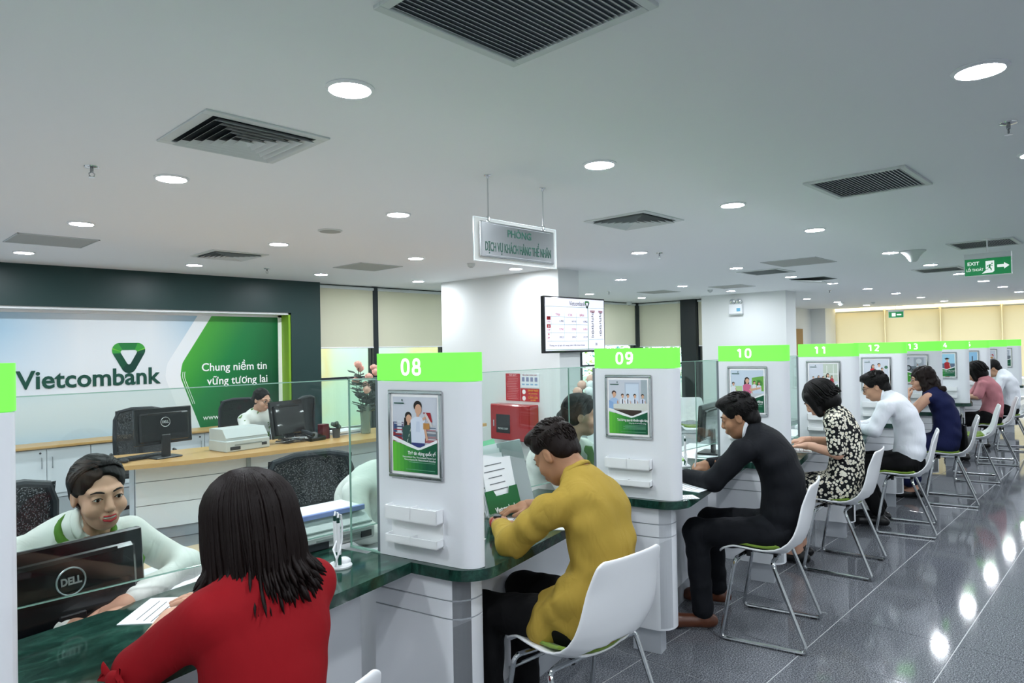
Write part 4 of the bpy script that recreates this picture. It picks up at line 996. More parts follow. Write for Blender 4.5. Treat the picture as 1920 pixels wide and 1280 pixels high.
# ================================================================== things on and behind the counter
def lface(n, u, v, z, a): return bl(n, u, v, z), TH+math.radians(a)
def monitor(loc, rz, w, h, lab, badge='DELL', stand=.11, tilt=4, group=None):
    """seen from behind: local -y is the back shell"""
    t = empty('monitor', lab, 'monitor', loc, rz, group=group)
    T = Matrix.Translation((0, 0, stand+h/2)) @ Matrix.Rotation(math.radians(tilt), 4, 'X')
    b = MB(); b.at(T).box((0, .012, 0), (w, .03, h), .006); b.box((0, -.012, -.01), (w*.86, .03, h*.80), .012); p = part('back_shell', b, 'monitor_black', t)
    b = MB(); b.at(T).box((0, .0275, 0), (w-.02, .002, h-.025)); part('display', b, 'black_plastic', p)
    b = MB(); b.at(T).box((0, -.0275, h*.33), (w*.6, .002, .012)); part('vent_slot', b, 'black_rough', p)
    b = MB(); b.box((0, -.03, stand*.5+.03), (.075, .022, stand+.10), .004); part('stand_neck', b, 'black_plastic', t)
    b = MB(); b.box((0, -.01, .007), (.23, .17, .014), .006); part('stand_foot', b, 'black_plastic', t)
    if badge == 'DELL':
        b = MB(); b.at(T @ Matrix.Translation((0, -.0285, h*.10)))
        b.tube([(.040*math.cos(2*PI*i/28), 0, .040*math.sin(2*PI*i/28)) for i in range(28)], .0026, 5, closed=True); part('badge_ring', b, mat('badge_silver', '#b9bdc0', .3, metal=.6), p, smooth=True)
        o = text('badge_lettering', 'DELL', .03, p, T @ Vector((0, -.0285, h*.10)), (PI/2+math.radians(tilt), 0, 0), 'badge_silver', bold=.0012, ext=.0006, fit=.058)
    elif badge:
        text('badge_lettering', badge, .012, p, T @ Vector((-w*.32, -.0285, h*.40)), (PI/2+math.radians(tilt), 0, 0), 'badge_silver', ext=.0004)
    return t
def printer(loc, rz, w, d, h, lab, lid=False):
    t = empty('printer', lab, 'printer', loc, rz)
    b = MB(); b.box((0, 0, h*.25), (w, d, h*.5), .008); part('lower_case', b, 'printer_grey', t)
    b = MB(); pr_ = [(-d/2+.02, h*.5), (d/2, h*.5), (d/2, h), (-d/2+.08, h), (-d/2+.02, h*.62)]
    b.at(Matrix.Rotation(PI/2, 4, 'Z') @ Matrix.Rotation(PI/2, 4, 'X')).prism([(x, z) for x, z in pr_], -w/2+.01, w/2-.01); part('upper_case', b, 'printer_grey', t)
    b = MB(); b.box((0, -d/2-.001, h*.30), (w*.62, .004, .012)); b.box((0, -d/2-.001, h*.62), (w*.9, .003, .005)); part('paper_slot', b, 'printer_dark', t)
    b = MB(); b.box((w*.36, -d/2-.002, h*.22), (.05, .006, .025)); part('socket', b, 'dark_grey', t); b = MB(); b.box((-w*.3, -d/2-.002, h*.16), (.10, .006, .03), .002); part('data_port', b, 'dark_grey', t)
    if lid: b = MB(); b.box((0, .01, h+.008), (w*.85, d*.7, .014)); part('paper', b, 'paper', t); b = MB(); b.box((0, -d*.34+.01, h+.010), (w*.88, .014, .022), .003); part('paper_guide', b, 'lilac', t)
    return t
def office_chair(loc, rz, lab, scale=1.):
    t = empty('office_chair', lab, 'chair', loc, rz, group='black mesh office chairs')
    fr = [(x*.235, -.22-.03*(1-(z/.28)**2), .745+z) for x, z in ((-1, -.22), (-1.02, 0), (-1, .18), (-.85, .26), (-.4, .285), (.4, .285), (.85, .26), (1, .18), (1.02, 0), (1, -.22), (.8, -.28), (-.8, -.28))]
    b = MB(); b.tube(fr, .018, 8, closed=True); part('back_frame', b, 'dark_grey', t, smooth=True)
    b = MB(); b.grid(lambda i, j: ((i*2-1)*.232, -.22-.03*(1-((j*2-1)*1.0)**2), .475+.54*j), 8, 8); part('mesh_back', b, 'mesh_fabric', t, smooth=True)
    b = MB(); b.box((0, 0, .43), (.49, .46, .07), .02); part('seat', b, 'black_rough', t)
    b = MB(); b.tube([(0, -.2, .42), (0, -.27, .46), (0, -.26, .66)], .02, 8); part('back_stem', b, 'black_plastic', t)
    b = MB(); b.tube([(0, 0, .40), (0, 0, .1)], .028, 10); part('gas_column', b, 'black_plastic', t, smooth=True)
    for k in range(5):
        a = 2*PI*k/5; b = MB(); b.tube([(0, 0, .10), (.28*math.cos(a), .28*math.sin(a), .065)], [.025, .016], 8); l = part('leg', b, 'black_plastic', t, smooth=True)
        b = MB(); b.ball((.285*math.cos(a), .285*math.sin(a), .03), .03, 10, 6); part('castor', b, 'black_plastic', l, smooth=True)
    for s in (-1, 1): b = MB(); b.tube([(s*.25, .05, .42), (s*.28, .05, .54), (s*.28, .0, .60), (s*.28, -.1, .60)], .016, 8); part('armrest', b, 'black_plastic', t, smooth=True)
    return t
def pen_stand(loc, rz, lab):
    t = empty('pen_stand', lab, 'pen stand', loc, rz, group='tethered pen stands')
    b = MB(); b.lathe([(.043, 0), (.044, .006), (.038, .012)], 22); b.ball((.018, -.006, .014), (.026, .026, .016), 14, 8); part('base', b, 'white_plastic', t, smooth=True)
    for x, y, tl in ((-.016, -.008, -.03), (.010, .020, .03)):
        b = MB(); b.tube([(x, y, .012), (x-.002, y, .05)], [.0068, .0072], 9); p = part('pen', b, flat('#0d4a3c'), t, smooth=True)
        b = MB(); b.tube([(x-.002, y, .05), (x-.008, y, .165)], .0072, 9); part('barrel', b, 'white_plastic', p, smooth=True)
        b = MB(); b.tube([(x-.008, y, .165), (x-.009, y, .183)], .006, 9); part('cap', b, flat('#0c3a33'), p, smooth=True)
        b = MB(); b.tube([(x-.009, y, .183), (x-.004, y, .196), (x+.008, y-.003, .190), (x+.012, y-.005, .15), (x+.006, y-.006, .10), (-.03, y-.01, .07), (-.045, -.012, .04), (-.042, -.005, .014), (-.03, 0, .008)], .0036, 7); part('cord', b, 'white_plastic', p, smooth=True)
def paper(n, u, v, a, lab, w=.21, d=.297, z=ZC, name='paper_sheet'):
    t = empty(name, lab, 'paper', bl(n, u, v, z), TH+math.radians(a), group='papers on the counter')
    b = MB(); b.box((0, 0, .0012), (w, d, .002)); s = part('sheet', b, 'paper', t)
    b = MB()
    for k in range(9): b.box((-.01*(k % 3), d*.36-k*d*.085, .0024), (w*.72, .003, .0003))
    part('printed_lines', b, 'ink', s)

# --- staff side desks behind the counter
def staff_desk(n):
    t = empty('staff_desk', 'pale staff desk behind the counter of booth %s' % WORD[n], 'desk', B(n), TH, group='staff desks')
    b = MB(); b.box((.70, .49, .705), (1.05, .53, .03), .003); part('desk_top', b, 'white_laminate', t)
    for x in (.2, 1.2): b = MB(); b.box((x, .49, .345), (.025, .5, .69)); part('side_panel', b, 'white_laminate', t)
for n in range(7, 13): staff_desk(n)

# booth seven
monitor(bl(7, .46, .30, .72), TH+math.radians(-3), .46, .285, 'black desktop monitor seen from behind in front of the smiling teller', stand=.006, tilt=-6)
printer(bl(7, 1.375, .075, ZC)+Vector((0, .145, 0)), 0, .34, .25, .115, 'grey desk printer behind the glass left of partition eight', lid=True)
pen_stand(bl(7, 1.19, -.10, ZC), TH+.3, 'white pen stand with two tethered pens left of partition eight')
paper(7, .66, .02, 35, 'white paper under the hand of the woman in red')
office_chair(bl(7, .74, 1.20), TH+PI+.1, 'black mesh office chair behind the smiling teller')
office_chair(bl(8, .52, .98), TH+PI-.35, 'black mesh office chair left of partition eight')
# booth eight: document stand
def doc_stand():
    t = empty('form_stand', 'stand of white forms in a green holder beside the man in mustard', 'form stand', bl(8, .78, .10, ZC), TH+math.radians(-8))
    T = Matrix.Rotation(math.radians(-16), 4, 'X')
    b = MB(); b.at(T).box((0, 0, .006), (.235, .07, .012)); b.box((0, .03, .13), (.235, .004, .26)); part('rack', b, 'acrylic', t)
    for k in range(5):
        b = MB(); b.at(T @ Matrix.Translation((.006*k-.01, .022-.010*k, .20-.022*k)) @ Matrix.Rotation(.03*(k-2), 4, 'Y')).box((0, 0, 0), (.212, .004, .30)); s = part('form', b, 'paper' if k else 'paper_green', t)
        if k > 2:
            b = MB(); b.at(T @ Matrix.Translation((.006*k-.01, .0195-.010*k, .20-.022*k)))
            for q in range(7): b.box((-.02+.01*math.sin(q*3), 0, .12-q*.03), (.12+.03*math.sin(q*2), .0006, .004))
            part('form_print', b, 'ink', s)
    b = MB(); b.at(T @ Matrix.Translation((.0, -.032, .055)) @ Matrix.Rotation(PI/2, 4, 'X')).prism([(-.115, -.055), (.115, -.055), (.115, .06), (.06, .06), (.045, .03), (-.045, .03), (-.06, .06), (-.115, .06)], -.002, .002)
    h = part('green_holder', b, 'holder_green', t)
    text('lettering', 'Vietcombank', .034, h, T @ Vector((.0, -.0355, .020)), (PI/2-math.radians(16), 0, 0), 'white_print', bold=.0006, fit=.15)
    b = MB(); b.at(T).box((.165, .01, .17), (.16, .05, .32), .004); part('file_box', b, 'office_grey', t)
doc_stand()
monitor(bl(8, .62, .42, .72), TH+math.radians(28), .45, .28, 'dark monitor edge seen right of partition eight', badge=None, stand=.09)
office_chair(bl(9, -.05, 1.0), TH+PI+.2, 'black office chair behind the stand of white forms')
paper(8, .70, -.13, 20, 'white form under the hands of the man in mustard')
paper(8, .30, .02, 5, 'white paper beside the white partition eight end', .15, .21)
# booth nine
pen_stand(bl(9, 1.02, .02, ZC), TH+.5, 'white pen stand in front of the man in the black suit')
printer(bl(9, .78, .44, .72), TH, .36, .26, .18, 'grey printer behind the glass of booth nine')
def small_items():
    t = empty('card_terminal', 'small grey terminal with a lit violet screen left of the suit man', 'terminal', bl(9, .55, .10, ZC), TH-.3)
    b = MB(); b.at(Matrix.Rotation(math.radians(-14), 4, 'X')).box((0, 0, .055), (.13, .03, .10), .005); part('casing', b, 'printer_dark', t)
    b = MB(); b.at(Matrix.Rotation(math.radians(-14), 4, 'X')).box((.02, -.016, .062), (.06, .002, .06)); part('lit_screen', b, 'cushion_screen', t)
    t = empty('desk_phone', 'dark desk phone behind the glass of booth nine', 'phone', bl(9, 1.12, .50, .72), TH)
    b = MB(); b.at(Matrix.Rotation(math.radians(14), 4, 'X')).box((0, 0, .03), (.18, .20, .04), .008); part('base', b, 'dark_grey', t); b = MB(); b.tube([(-.07, -.08, .07), (-.07, 0, .085), (-.07, .08, .09)], .02, 8); part('handset', b, 'black_plastic', t, smooth=True)
    b = MB()
    t = empty('stamp_tray', 'clear tray with blue stamps and green notes beside the suit man', 'tray', bl(9, 1.16, .14, ZC), TH)
    b = MB(); b.box((0, 0, .008), (.20, .13, .016), .003); part('tray', b, flat('#9fd06a'), t)
    for k in range(3): b = MB(); b.lathe([(.016, .016), (.016, .035), (.009, .045), (.012, .06)], 10, c=(-.05+k*.045, 0, 0)); part('stamp', b, flat('#2c3a8a'), t, smooth=True)
    t = empty('seal_box', 'small red and black ink box behind booth nine glass', 'ink box', bl(9, 1.02, .52, .72), TH)
    b = MB(); b.box((-.03, 0, .08), (.06, .06, .16), .004); part('black_half', b, 'black_plastic', t); b = MB(); b.box((.03, 0, .075), (.05, .06, .15), .004); part('red_half', b, flat('#c02438'), t)
    t = empty('desk_sign', 'white tent card on the booth nine desk', 'card', bl(9, .42, .42, .72), TH+.2)
    b = MB(); b.prism([(-.07, -.04), (.07, -.04), (.07, .04), (-.07, .04)], 0, .003); b.add([(-.07, -.04, .003), (.07, -.04, .003), (.07, 0, .14), (-.07, 0, .14), (-.07, .04, .003), (.07, .04, .003)], [(0, 1, 2, 3), (4, 3, 2, 5)]); part('card', b, 'paper', t)
small_items()
paper(9, .42, -.17, -12, 'white form under the hands of the man in the suit')
paper(9, .14, -.255, 40, 'white slip at the counter corner beside partition nine', .09, .14)
# booth ten
pen_stand(bl(10, .62, .02, ZC), TH, 'white pen stand in front of the woman in the floral dress')
paper(10, .66, -.16, 10, 'white form under the hands of the woman in the floral dress')
paper(11, .60, -.15, 5, 'white form in front of the man in the white shirt')
monitor(bl(10, .75, .45, .72), TH, .44, .28, 'monitor behind the glass of booth ten', badge=None)

# handbag on the chair behind the navy dress
t = empty('handbag', 'black leather handbag wedged behind the woman in navy', 'handbag', bl(12, .80, -.715, .475), TH+.1)
b = MB(); b.at(Matrix.Rotation(math.radians(8), 4, 'X')).prism([(-.16, -.045), (.16, -.045), (.16, .045), (-.16, .045)], 0, .0); b = MB()
b.grid(lambda i, j: ((.17-.03*j)*math.cos(2*PI*i)*(1 if abs(math.cos(2*PI*i)) < .9 else 1), (.05-.02*j)*math.sin(2*PI*i), .26*j), 24, 6); b.grid(lambda i, j: ((.17*j)*math.cos(2*PI*i), .05*j*math.sin(2*PI*i), .002), 24, 2); part('bag_body', b, 'leather_black', t, smooth=True)
b = MB(); b.tube([(-.09, 0, .25), (-.08, 0, .33), (0, 0, .37), (.08, 0, .33), (.09, 0, .25)], .008, 8); part('handle', b, 'leather_black', t, smooth=True)
b = MB(); b.tube([(-.13, 0, .262), (.13, 0, .262)], .006, 6); part('zip', b, 'brushed_steel', t)

# ------------------------------------------------------------------ back office desk
ZD = .69
def back_desk():
    t = empty('back_desk', 'long white back office desk with pale wooden top below the mural', 'desk', (0, 0, 0))
    fr = [(1.60, 6.70), (1.74, 6.02), (2.2, 5.90), (2.8, 5.83), (3.6, 5.80), (4.6, 5.80), (5.6, 5.84), (5.6, 6.62), (4.6, 6.58), (3.6, 6.58), (2.8, 6.60), (2.2, 6.66), (1.72, 6.78)]
    b = MB(); b.prism(fr, ZD-.035, ZD); part('desk_top', b, 'wood_top', t)
    fp = [(1.90, 6.24), (2.3, 6.16), (2.8, 6.10), (3.6, 6.07), (4.6, 6.07), (5.5, 6.10)]
    for k in range(3):
        zs_ = [(.10, .30), (.306, .50), (.506, .655)][k]
        for (a, c) in ((fp[0:3], 0), (fp[2:6], 1)):
            b = MB(); pts = a + [(x, y+.03) for x, y in a[::-1]]; b.prism(pts, *zs_); part('front_panel', b, 'white_laminate', t)
    b = MB(); b.prism([(x, y+.02) for x, y in fp]+[(x, y+.05) for x, y in fp[::-1]], 0, .64); part('plinth', b, 'grey_plinth', t)
    b = MB(); b.box((2.80, 6.085, .34), (.03, .03, .63)); part('joint_post', b, 'office_grey', t)
    b = MB(); b.box((1.98, 6.45, .33), (.03, .36, .65)); part('end_panel', b, 'white_laminate', t)
back_desk()
monitor((2.13, 6.25, ZD), .16, .50, .31, 'dark desktop monitor on the wooden back desk with round silver badge', stand=.12, tilt=-3)
t = empty('keyboard', 'black keyboard beside the monitor on the back desk', 'keyboard', (1.98, 6.34, ZD), .25)
b = MB(); b.box((0, 0, .012), (.42, .14, .02), .005); part('case', b, 'black_plastic', t)
b = MB()
for r_ in range(4):
    for k in range(13): b.box((-.19+k*.031, -.045+r_*.03, .024), (.025, .024, .006))
part('keys', b, 'dark_grey', t); props(t.children[-1], kind='stuff')
b = MB(); b.ball((0, 0, .018), (.03, .05, .018), 12, 8); b.tube([(0, .05, .015), (.05, .1, .006), (.2, .08, .006), (.3, .12, .006)], .003, 5); one('computer_mouse', b, 'black_plastic', 'small black mouse with cable on the back desk', 'mouse', (1.80, 6.2, ZD), .4, smooth=True)
printer((2.78, 6.22, ZD), .12, .44, .30, .20, 'pale grey printer on the wooden back desk')
monitor((3.30, 6.28, ZD), .35, .46, .36, 'tilted black monitor hiding the woman with glasses', badge='Lenovo', stand=.05, tilt=-8)
t = empty('cable_tangle', 'tangle of black and white cables under the back desk monitor', 'cables', (3.32, 6.15, ZD))
for k in range(6):
    rr = random.Random(k); pts = [(rr.uniform(-.2, .22), rr.uniform(-.05, .08), rr.uniform(.006, .06)) for _ in range(6)]
    b = MB(); b.tube(pts, .005, 5); part('cable', b, 'black_plastic' if k % 3 else 'white_plastic', t, smooth=True)
t = empty('desk_phone', 'black desk phone between the monitor and the maroon box', 'phone', (3.52, 6.2, ZD), .2)
b = MB(); b.at(Matrix.Rotation(math.radians(12), 4, 'X')).box((0, 0, .03), (.19, .18, .05), .01); part('base', b, 'black_plastic', t)
b = MB(); b.tube([(-.06, -.08, .06), (-.065, 0, .085), (-.06, .08, .09)], .02, 8); part('handset', b, 'dark_grey', t, smooth=True)
t = empty('pencil_box', 'maroon pencil box on the back desk', 'box', (3.64, 6.2, ZD), .2)
b = MB(); b.box((0, 0, .075), (.085, .08, .15), .004); part('box', b, 'maroon', t); b = MB(); b.box((.05, 0, .06), (.012, .07, .12), .003); part('side_flap', b, 'black_plastic', t)
t = empty('succulent_pot', 'small succulent plant in a dark grey pot on the back desk', 'potted plant', (3.77, 6.17, ZD))
b = MB(); b.lathe([(.035, 0), (.042, .09), (.045, .095), (.04, .095), (.038, .08)], 16); part('pot', b, 'terracotta', t, smooth=True)
for k in range(12):
    a = k*2.4; r_ = .012+.003*k; b = MB(); b.ball((r_*math.cos(a), r_*math.sin(a), .11+.05*((k*7) % 5)/5), (.016, .016, .022), 8, 6); part('leaf_rosette', b, 'succulent', t, smooth=True)
t = empty('document_pile', 'pile of white papers beside the succulent on the back desk', 'papers', (3.99, 6.38, ZD), .15)
for k in range(4): b = MB(); b.at(Matrix.Rotation(.06*(k-1.5), 4, 'Z')).box((0, 0, .006+k*.011), (.31, .22, .010)); part('paper_block', b, 'paper' if k != 1 else flat('#7f8791'), t)
# vase with roses
def vase():
    t = empty('rose_vase', 'glass vase of pale pink roses beside partition eight', 'vase', (4.16, 6.22, ZD))
    b = MB(); b.lathe([(.05, 0), (.055, .02), (.05, .12), (.06, .25), (.075, .30), (.07, .30), (.055, .25), (.046, .12), (.045, .02)], 20); part('vase', b, mat('vase_glass', '#8fa092', .1, alpha=.55), t, smooth=True)
    rr = random.Random(5)
    for k in range(9):
        a = k*2.4; r_ = .03+.015*k; top = (r_*math.cos(a)*1.1, r_*math.sin(a)*1.1, .46+.045*((k*5) % 7))
        b = MB(); b.tube([(0, 0, .05), (top[0]*.4, top[1]*.4, .28), top], .004, 5); s = part('stem', b, 'leaf_dark', t, smooth=True)
        b = MB()
        for q in range(9):
            aa = q*2.399; f = q/9
            b.at(Matrix.Translation(top) @ Matrix.Rotation(aa, 4, 'Z') @ Matrix.Translation((.022*f+.004, 0, .018-.016*f)) @ Matrix.Rotation(.9*f, 4, 'Y')).ball((0, 0, 0), (.012, .034, .038), 8, 6)
        part('rose_head', b, 'rose', s, smooth=True)
        b = MB()
        for q in range(12):
            aa = rr.uniform(0, 6.28); z = rr.uniform(.22, top[2]-.06); d = Vector((math.cos(aa), math.sin(aa), .35)); o = Vector((top[0]*z/.5, top[1]*z/.5, z)); sd = Vector((-d.y, d.x, 0))*.35; l = rr.uniform(.09, .14)
            b.add([o, o+d*l*.5+sd*l, o+d*l, o+d*l*.5-sd*l], [(0, 1, 2, 3)])
        part('leaf', b, 'leaf_dark', s)
vase()
t = empty('flower_stems', 'two pink flowers beside the woman with glasses', 'flowers', (3.27, 7.35, .60))
for dx, z in ((-.03, .22), (.06, .31)):
    b = MB(); b.tube([(.02, 0, 0), (dx*.5, 0, .3), (dx, 0, z)], .003, 5); s = part('stem', b, 'leaf', t, smooth=True)
    b = MB()
    for q in range(6): b.at(Matrix.Translation((dx, 0, z)) @ Matrix.Rotation(q*1.05, 4, 'Z')).ball((.012, 0, .012), (.012, .02, .024), 8, 6)
    part('flower_head', b, 'pink_flower', s, smooth=True)
t.location.z = .605; t.location.y = 9.1; t.location.x = 4.10
# vase of flowers behind the teller of booth nine
t = empty('white_flower_vase', 'white and pink flowers far behind the teller of booth nine', 'flowers', (5.62, 4.27, 0))
b = MB(); b.lathe([(.2, 0), (.18, .60), (.001, .60)], 16, cap=False); part('plinth_stand', b, 'wall_white', t)
b = MB(); b.lathe([(.06, .60), (.09, .83), (.07, .86)], 14); part('vase', b, 'white_plastic', t, smooth=True)
for k in range(10):
    a = k*2.4; r_ = .02*k; b = MB(); b.ball((r_*math.cos(a), r_*math.sin(a), 1.0+.06*((k*3) % 5)), .05, 8, 6); part('flower_head', b, 'rose' if k % 3 == 0 else 'white_plastic', t, smooth=True)
b = MB(); rr = random.Random(2)
for q in range(60):
    c = Vector((rr.uniform(-.18, .18), rr.uniform(-.18, .18), rr.uniform(.83, 1.1))); d = Vector((rr.uniform(-1, 1), rr.uniform(-1, 1), rr.uniform(-.4, 1)))*.06; e = d.orthogonal()*.3; b.add([c-d, c+e, c+d, c-e], [(0, 1, 2, 3)])
part('leaves', b, 'leaf_dark', t)
office_chair((2.32, 7.35, 0), PI-.2, 'black office chair behind the left monitor of the back desk')
office_chair((3.52, 7.75, 0), PI-.3, 'dark office chair of the woman with glasses')
office_chair((4.35, 7.4, 0), PI+.6, 'black office chair behind the rose vase')
# ================================================================== people: smooth implicit bodies
def V3(*a): return np.array(a, np.float32)
def Cn(a, b, ra, rb=None, k=None): return ('c', np.array(a, np.float32), np.array(b, np.float32), ra, ra if rb is None else rb, k)
def El(c, r, R=None, k=None, sub=False): return ('s' if sub else 'e', np.array(c, np.float32), np.array(r, np.float32), None if R is None else np.array(R, np.float32), k)
def sdf_mesh(prims, res, k=.02, wob=None):
    lo, hi = [], []
    for p in prims:
        if p[0] == 's': continue
        if p[0] == 'c': m = max(p[3], p[4]); lo.append(np.minimum(p[1], p[2])-m); hi.append(np.maximum(p[1], p[2])+m)
        else: m = p[2].max(); lo.append(p[1]-m); hi.append(p[1]+m)
    pad = 3*res+k*.6; lo = np.min(lo, 0)-pad; hi = np.max(hi, 0)+pad
    n = np.ceil((hi-lo)/res).astype(int)+1
    F = np.full(n, .2, np.float32)
    ax = [lo[i]+res*np.arange(n[i], dtype=np.float32) for i in range(3)]
    for p in prims:
        kk = p[5] if p[0] == 'c' else p[4]
        kk = k if kk is None else kk
        if p[0] == 'c': m = max(p[3], p[4]); a, b = np.minimum(p[1], p[2])-m, np.maximum(p[1], p[2])+m
        else: m = p[2].max(); a, b = p[1]-m, p[1]+m
        mg = kk*1.2+3*res
        i0 = np.clip(((a-mg-lo)/res).astype(int), 0, n-1); i1 = np.clip(((b+mg-lo)/res).astype(int)+2, 1, n)
        if (i1 <= i0).any(): continue
        sl = tuple(slice(i0[q], i1[q]) for q in range(3))
        X = ax[0][sl[0]][:, None, None]; Y = ax[1][sl[1]][None, :, None]; Z = ax[2][sl[2]][None, None, :]
        if p[0] == 'c':
            A, Bv = p[1], p[2]-p[1]; L2 = float(Bv @ Bv)+1e-12
            dx, dy, dz = X-A[0], Y-A[1], Z-A[2]
            t = np.clip((dx*Bv[0]+dy*Bv[1]+dz*Bv[2])/L2, 0, 1)
            D = np.sqrt((dx-t*Bv[0])**2+(dy-t*Bv[1])**2+(dz-t*Bv[2])**2)-(p[3]+(p[4]-p[3])*t)
        else:
            dx, dy, dz = X-p[1][0], Y-p[1][1], Z-p[1][2]
            if p[3] is not None:
                R = p[3]; dx, dy, dz = R[0, 0]*dx+R[0, 1]*dy+R[0, 2]*dz, R[1, 0]*dx+R[1, 1]*dy+R[1, 2]*dz, R[2, 0]*dx+R[2, 1]*dy+R[2, 2]*dz
            r = p[2]; k0 = np.sqrt((dx/r[0])**2+(dy/r[1])**2+(dz/r[2])**2); k1 = np.sqrt((dx/r[0]**2)**2+(dy/r[1]**2)**2+(dz/r[2]**2)**2)+1e-9
            D = k0*(k0-1)/k1
        G = F[sl]
        if p[0] == 's':
            D = -D; h = np.clip(.5-.5*(D-G)/kk, 0, 1); F[sl] = D+(G-D)*h+kk*h*(1-h)
        else:
            h = np.clip(.5+.5*(D-G)/kk, 0, 1); F[sl] = D+(G-D)*h-kk*h*(1-h)
    if wob:
        amp, fr, seed = wob; rr = np.random.RandomState(seed)
        X = ax[0][:, None, None]; Y = ax[1][None, :, None]; Z = ax[2][None, None, :]
        W = 0
        for q in range(5):
            d = rr.randn(3); d /= np.linalg.norm(d); f = fr*(.6+rr.rand()*1.1)
            d2 = rr.randn(3); d2 /= np.linalg.norm(d2)
            W = W + np.sin((X*d[0]+Y*d[1]+Z*d[2])*f + 1.3*np.sin((X*d2[0]+Y*d2[1]+Z*d2[2])*f*.6) + rr.rand()*6)
        F = F + (amp/2.2*W).astype(np.float32)
    S = F < 0
    c = np.zeros(n-1, np.int8)
    for i in (0, 1):
        for j in (0, 1):
            for l in (0, 1): c += S[i:n[0]-1+i, j:n[1]-1+j, l:n[2]-1+l]
    act = (c > 0) & (c < 8); ci = np.argwhere(act); idx = np.full(n-1, -1, np.int32); idx[act] = np.arange(len(ci))
    pos = np.zeros((len(ci), 3), np.float32); num = np.zeros(len(ci), np.float32)
    cs = [np.array(q) for q in ((0, 0, 0), (1, 0, 0), (0, 1, 0), (1, 1, 0), (0, 0, 1), (1, 0, 1), (0, 1, 1), (1, 1, 1))]
    for a, b in ((0, 1), (2, 3), (4, 5), (6, 7), (0, 2), (1, 3), (4, 6), (5, 7), (0, 4), (1, 5), (2, 6), (3, 7)):
        pa, pb = ci+cs[a], ci+cs[b]; fa = F[pa[:, 0], pa[:, 1], pa[:, 2]]; fb = F[pb[:, 0], pb[:, 1], pb[:, 2]]
        m = (fa < 0) != (fb < 0); t = np.where(m, fa/(fa-fb+1e-12), 0)[:, None]
        pos[m] += (cs[a]+(cs[b]-cs[a])*t)[m]; num[m] += 1
    v = lo+res*(ci+pos/num[:, None]); Q = []
    for axq in range(3):
        o = [q for q in range(3) if q != axq]
        s0 = [slice(1, -1)]*3; s1 = [slice(1, -1)]*3; s0[axq] = slice(0, -1); s1[axq] = slice(1, None)
        e = np.argwhere(S[tuple(s0)] != S[tuple(s1)])
        if not len(e): continue
        e = e+np.array([0 if q == axq else 1 for q in range(3)])
        d1 = np.zeros(3, int); d1[o[0]] = 1; d2 = np.zeros(3, int); d2[o[1]] = 1
        g = lambda w: idx[w[:, 0], w[:, 1], w[:, 2]]
        q = np.stack([g(e), g(e-d1), g(e-d1-d2), g(e-d2)], 1)
        inside = S[e[:, 0], e[:, 1], e[:, 2]]
        fl = inside ^ (axq == 1)
        q[~fl] = q[~fl][:, ::-1]
        Q.append(q)
    return v, (np.concatenate(Q) if Q else np.zeros((0, 4), int))

class Skin:
    """collects implicit pieces and small built pieces into one mesh"""
    def __init__(s): s.v = []; s.f = []; s.m = []; s.n = 0
    def add(s, v, q, mi=0, T=None):
        v = np.asarray(v, np.float64).reshape(-1, 3)
        if T is not None: A = np.array(T); v = v@A[:3, :3].T+A[:3, 3]
        s.v.append(v); s.f += [tuple(int(i)+s.n for i in f) for f in q]; s.m += [mi]*len(q); s.n += len(v); return s
    def mb(s, b, mi, T=None): return s.add(np.array([tuple(p) for p in b.v]), b.f, mi, T)
    def build(s, name, mats, parent):
        me = bpy.data.meshes.new(name); me.from_pydata(np.concatenate(s.v).tolist(), [], s.f)
        for m in mats: me.materials.append(M(m))
        me.polygons.foreach_set('material_index', s.m); me.polygons.foreach_set('use_smooth', [True]*len(me.polygons))
        bm = bmesh.new(); bm.from_mesh(me); bmesh.ops.recalc_face_normals(bm, faces=bm.faces[:]); bm.to_mesh(me); bm.free()
        return obj(name, me, parent)
def blob(name, prims, res, m, parent, k=.02, wob=None, T=None):
    s = Skin(); s.add(*sdf_mesh(prims, res, k, wob), 0, T); return s.build(name, [m], parent)

# ---- head in its own frame: x right, y forward, z up
def head_prims(fem, smile=False):
    w = .97 if fem else 1.0
    P = [El((0, -.014, .036), (.074*w, .092, .086)), El((0, .030, -.028), (.060*w*(.95 if fem else 1), .060, .075)), El((0, .055, -.086), (.025, .022, .020), k=.025), El((0, .02, -.075), ((.041 if fem else .048)*w, .048, .028), k=.03)]
    for s in (-1, 1):
        P += [El((s*.034, .054, -.030), (.026, .027, .026), k=.02), Cn((s*.012, .080, .026), (s*.044, .066, .026), .012, .010, k=.014)]
    P += [Cn((0, .084, .020), (0, .103, -.022), .0075, .0115, k=.012), El((0, .098, -.028), (.016, .010, .0085), k=.008)]
    for s in (-1, 1): P += [El((s*.0315, .098, .006), (.017, .014, .0095), k=.010, sub=True)]
    for s in (-1, 1): P += [El((s*.0315, .076, .006), (.0165, .0125, .0125), k=.006)]
    P += [El((0, .088, -.058), (.024, .012, .016), k=.014)]
    for s in (-1, 1): P += [El((s*.0745*w, -.008, -.004), (.009, .018, .030), k=.008), El((s*.084*w, -.004, -.002), (.006, .011, .019), k=.006, sub=True)]
    P += [Cn((0, -.026, -.05), (0, -.045, -.14), .044 if fem else .056, .046 if fem else .060, k=.02 if fem else .03)]
    if smile:
        P += [El((0, .104, -.0590), (.0265, .020, .0080), k=.005, sub=True)]
        for s in (-1, 1): P += [El((s*.043, .056, -.034), (.018, .018, .016), k=.02)]
    return P
_HEADS = {}
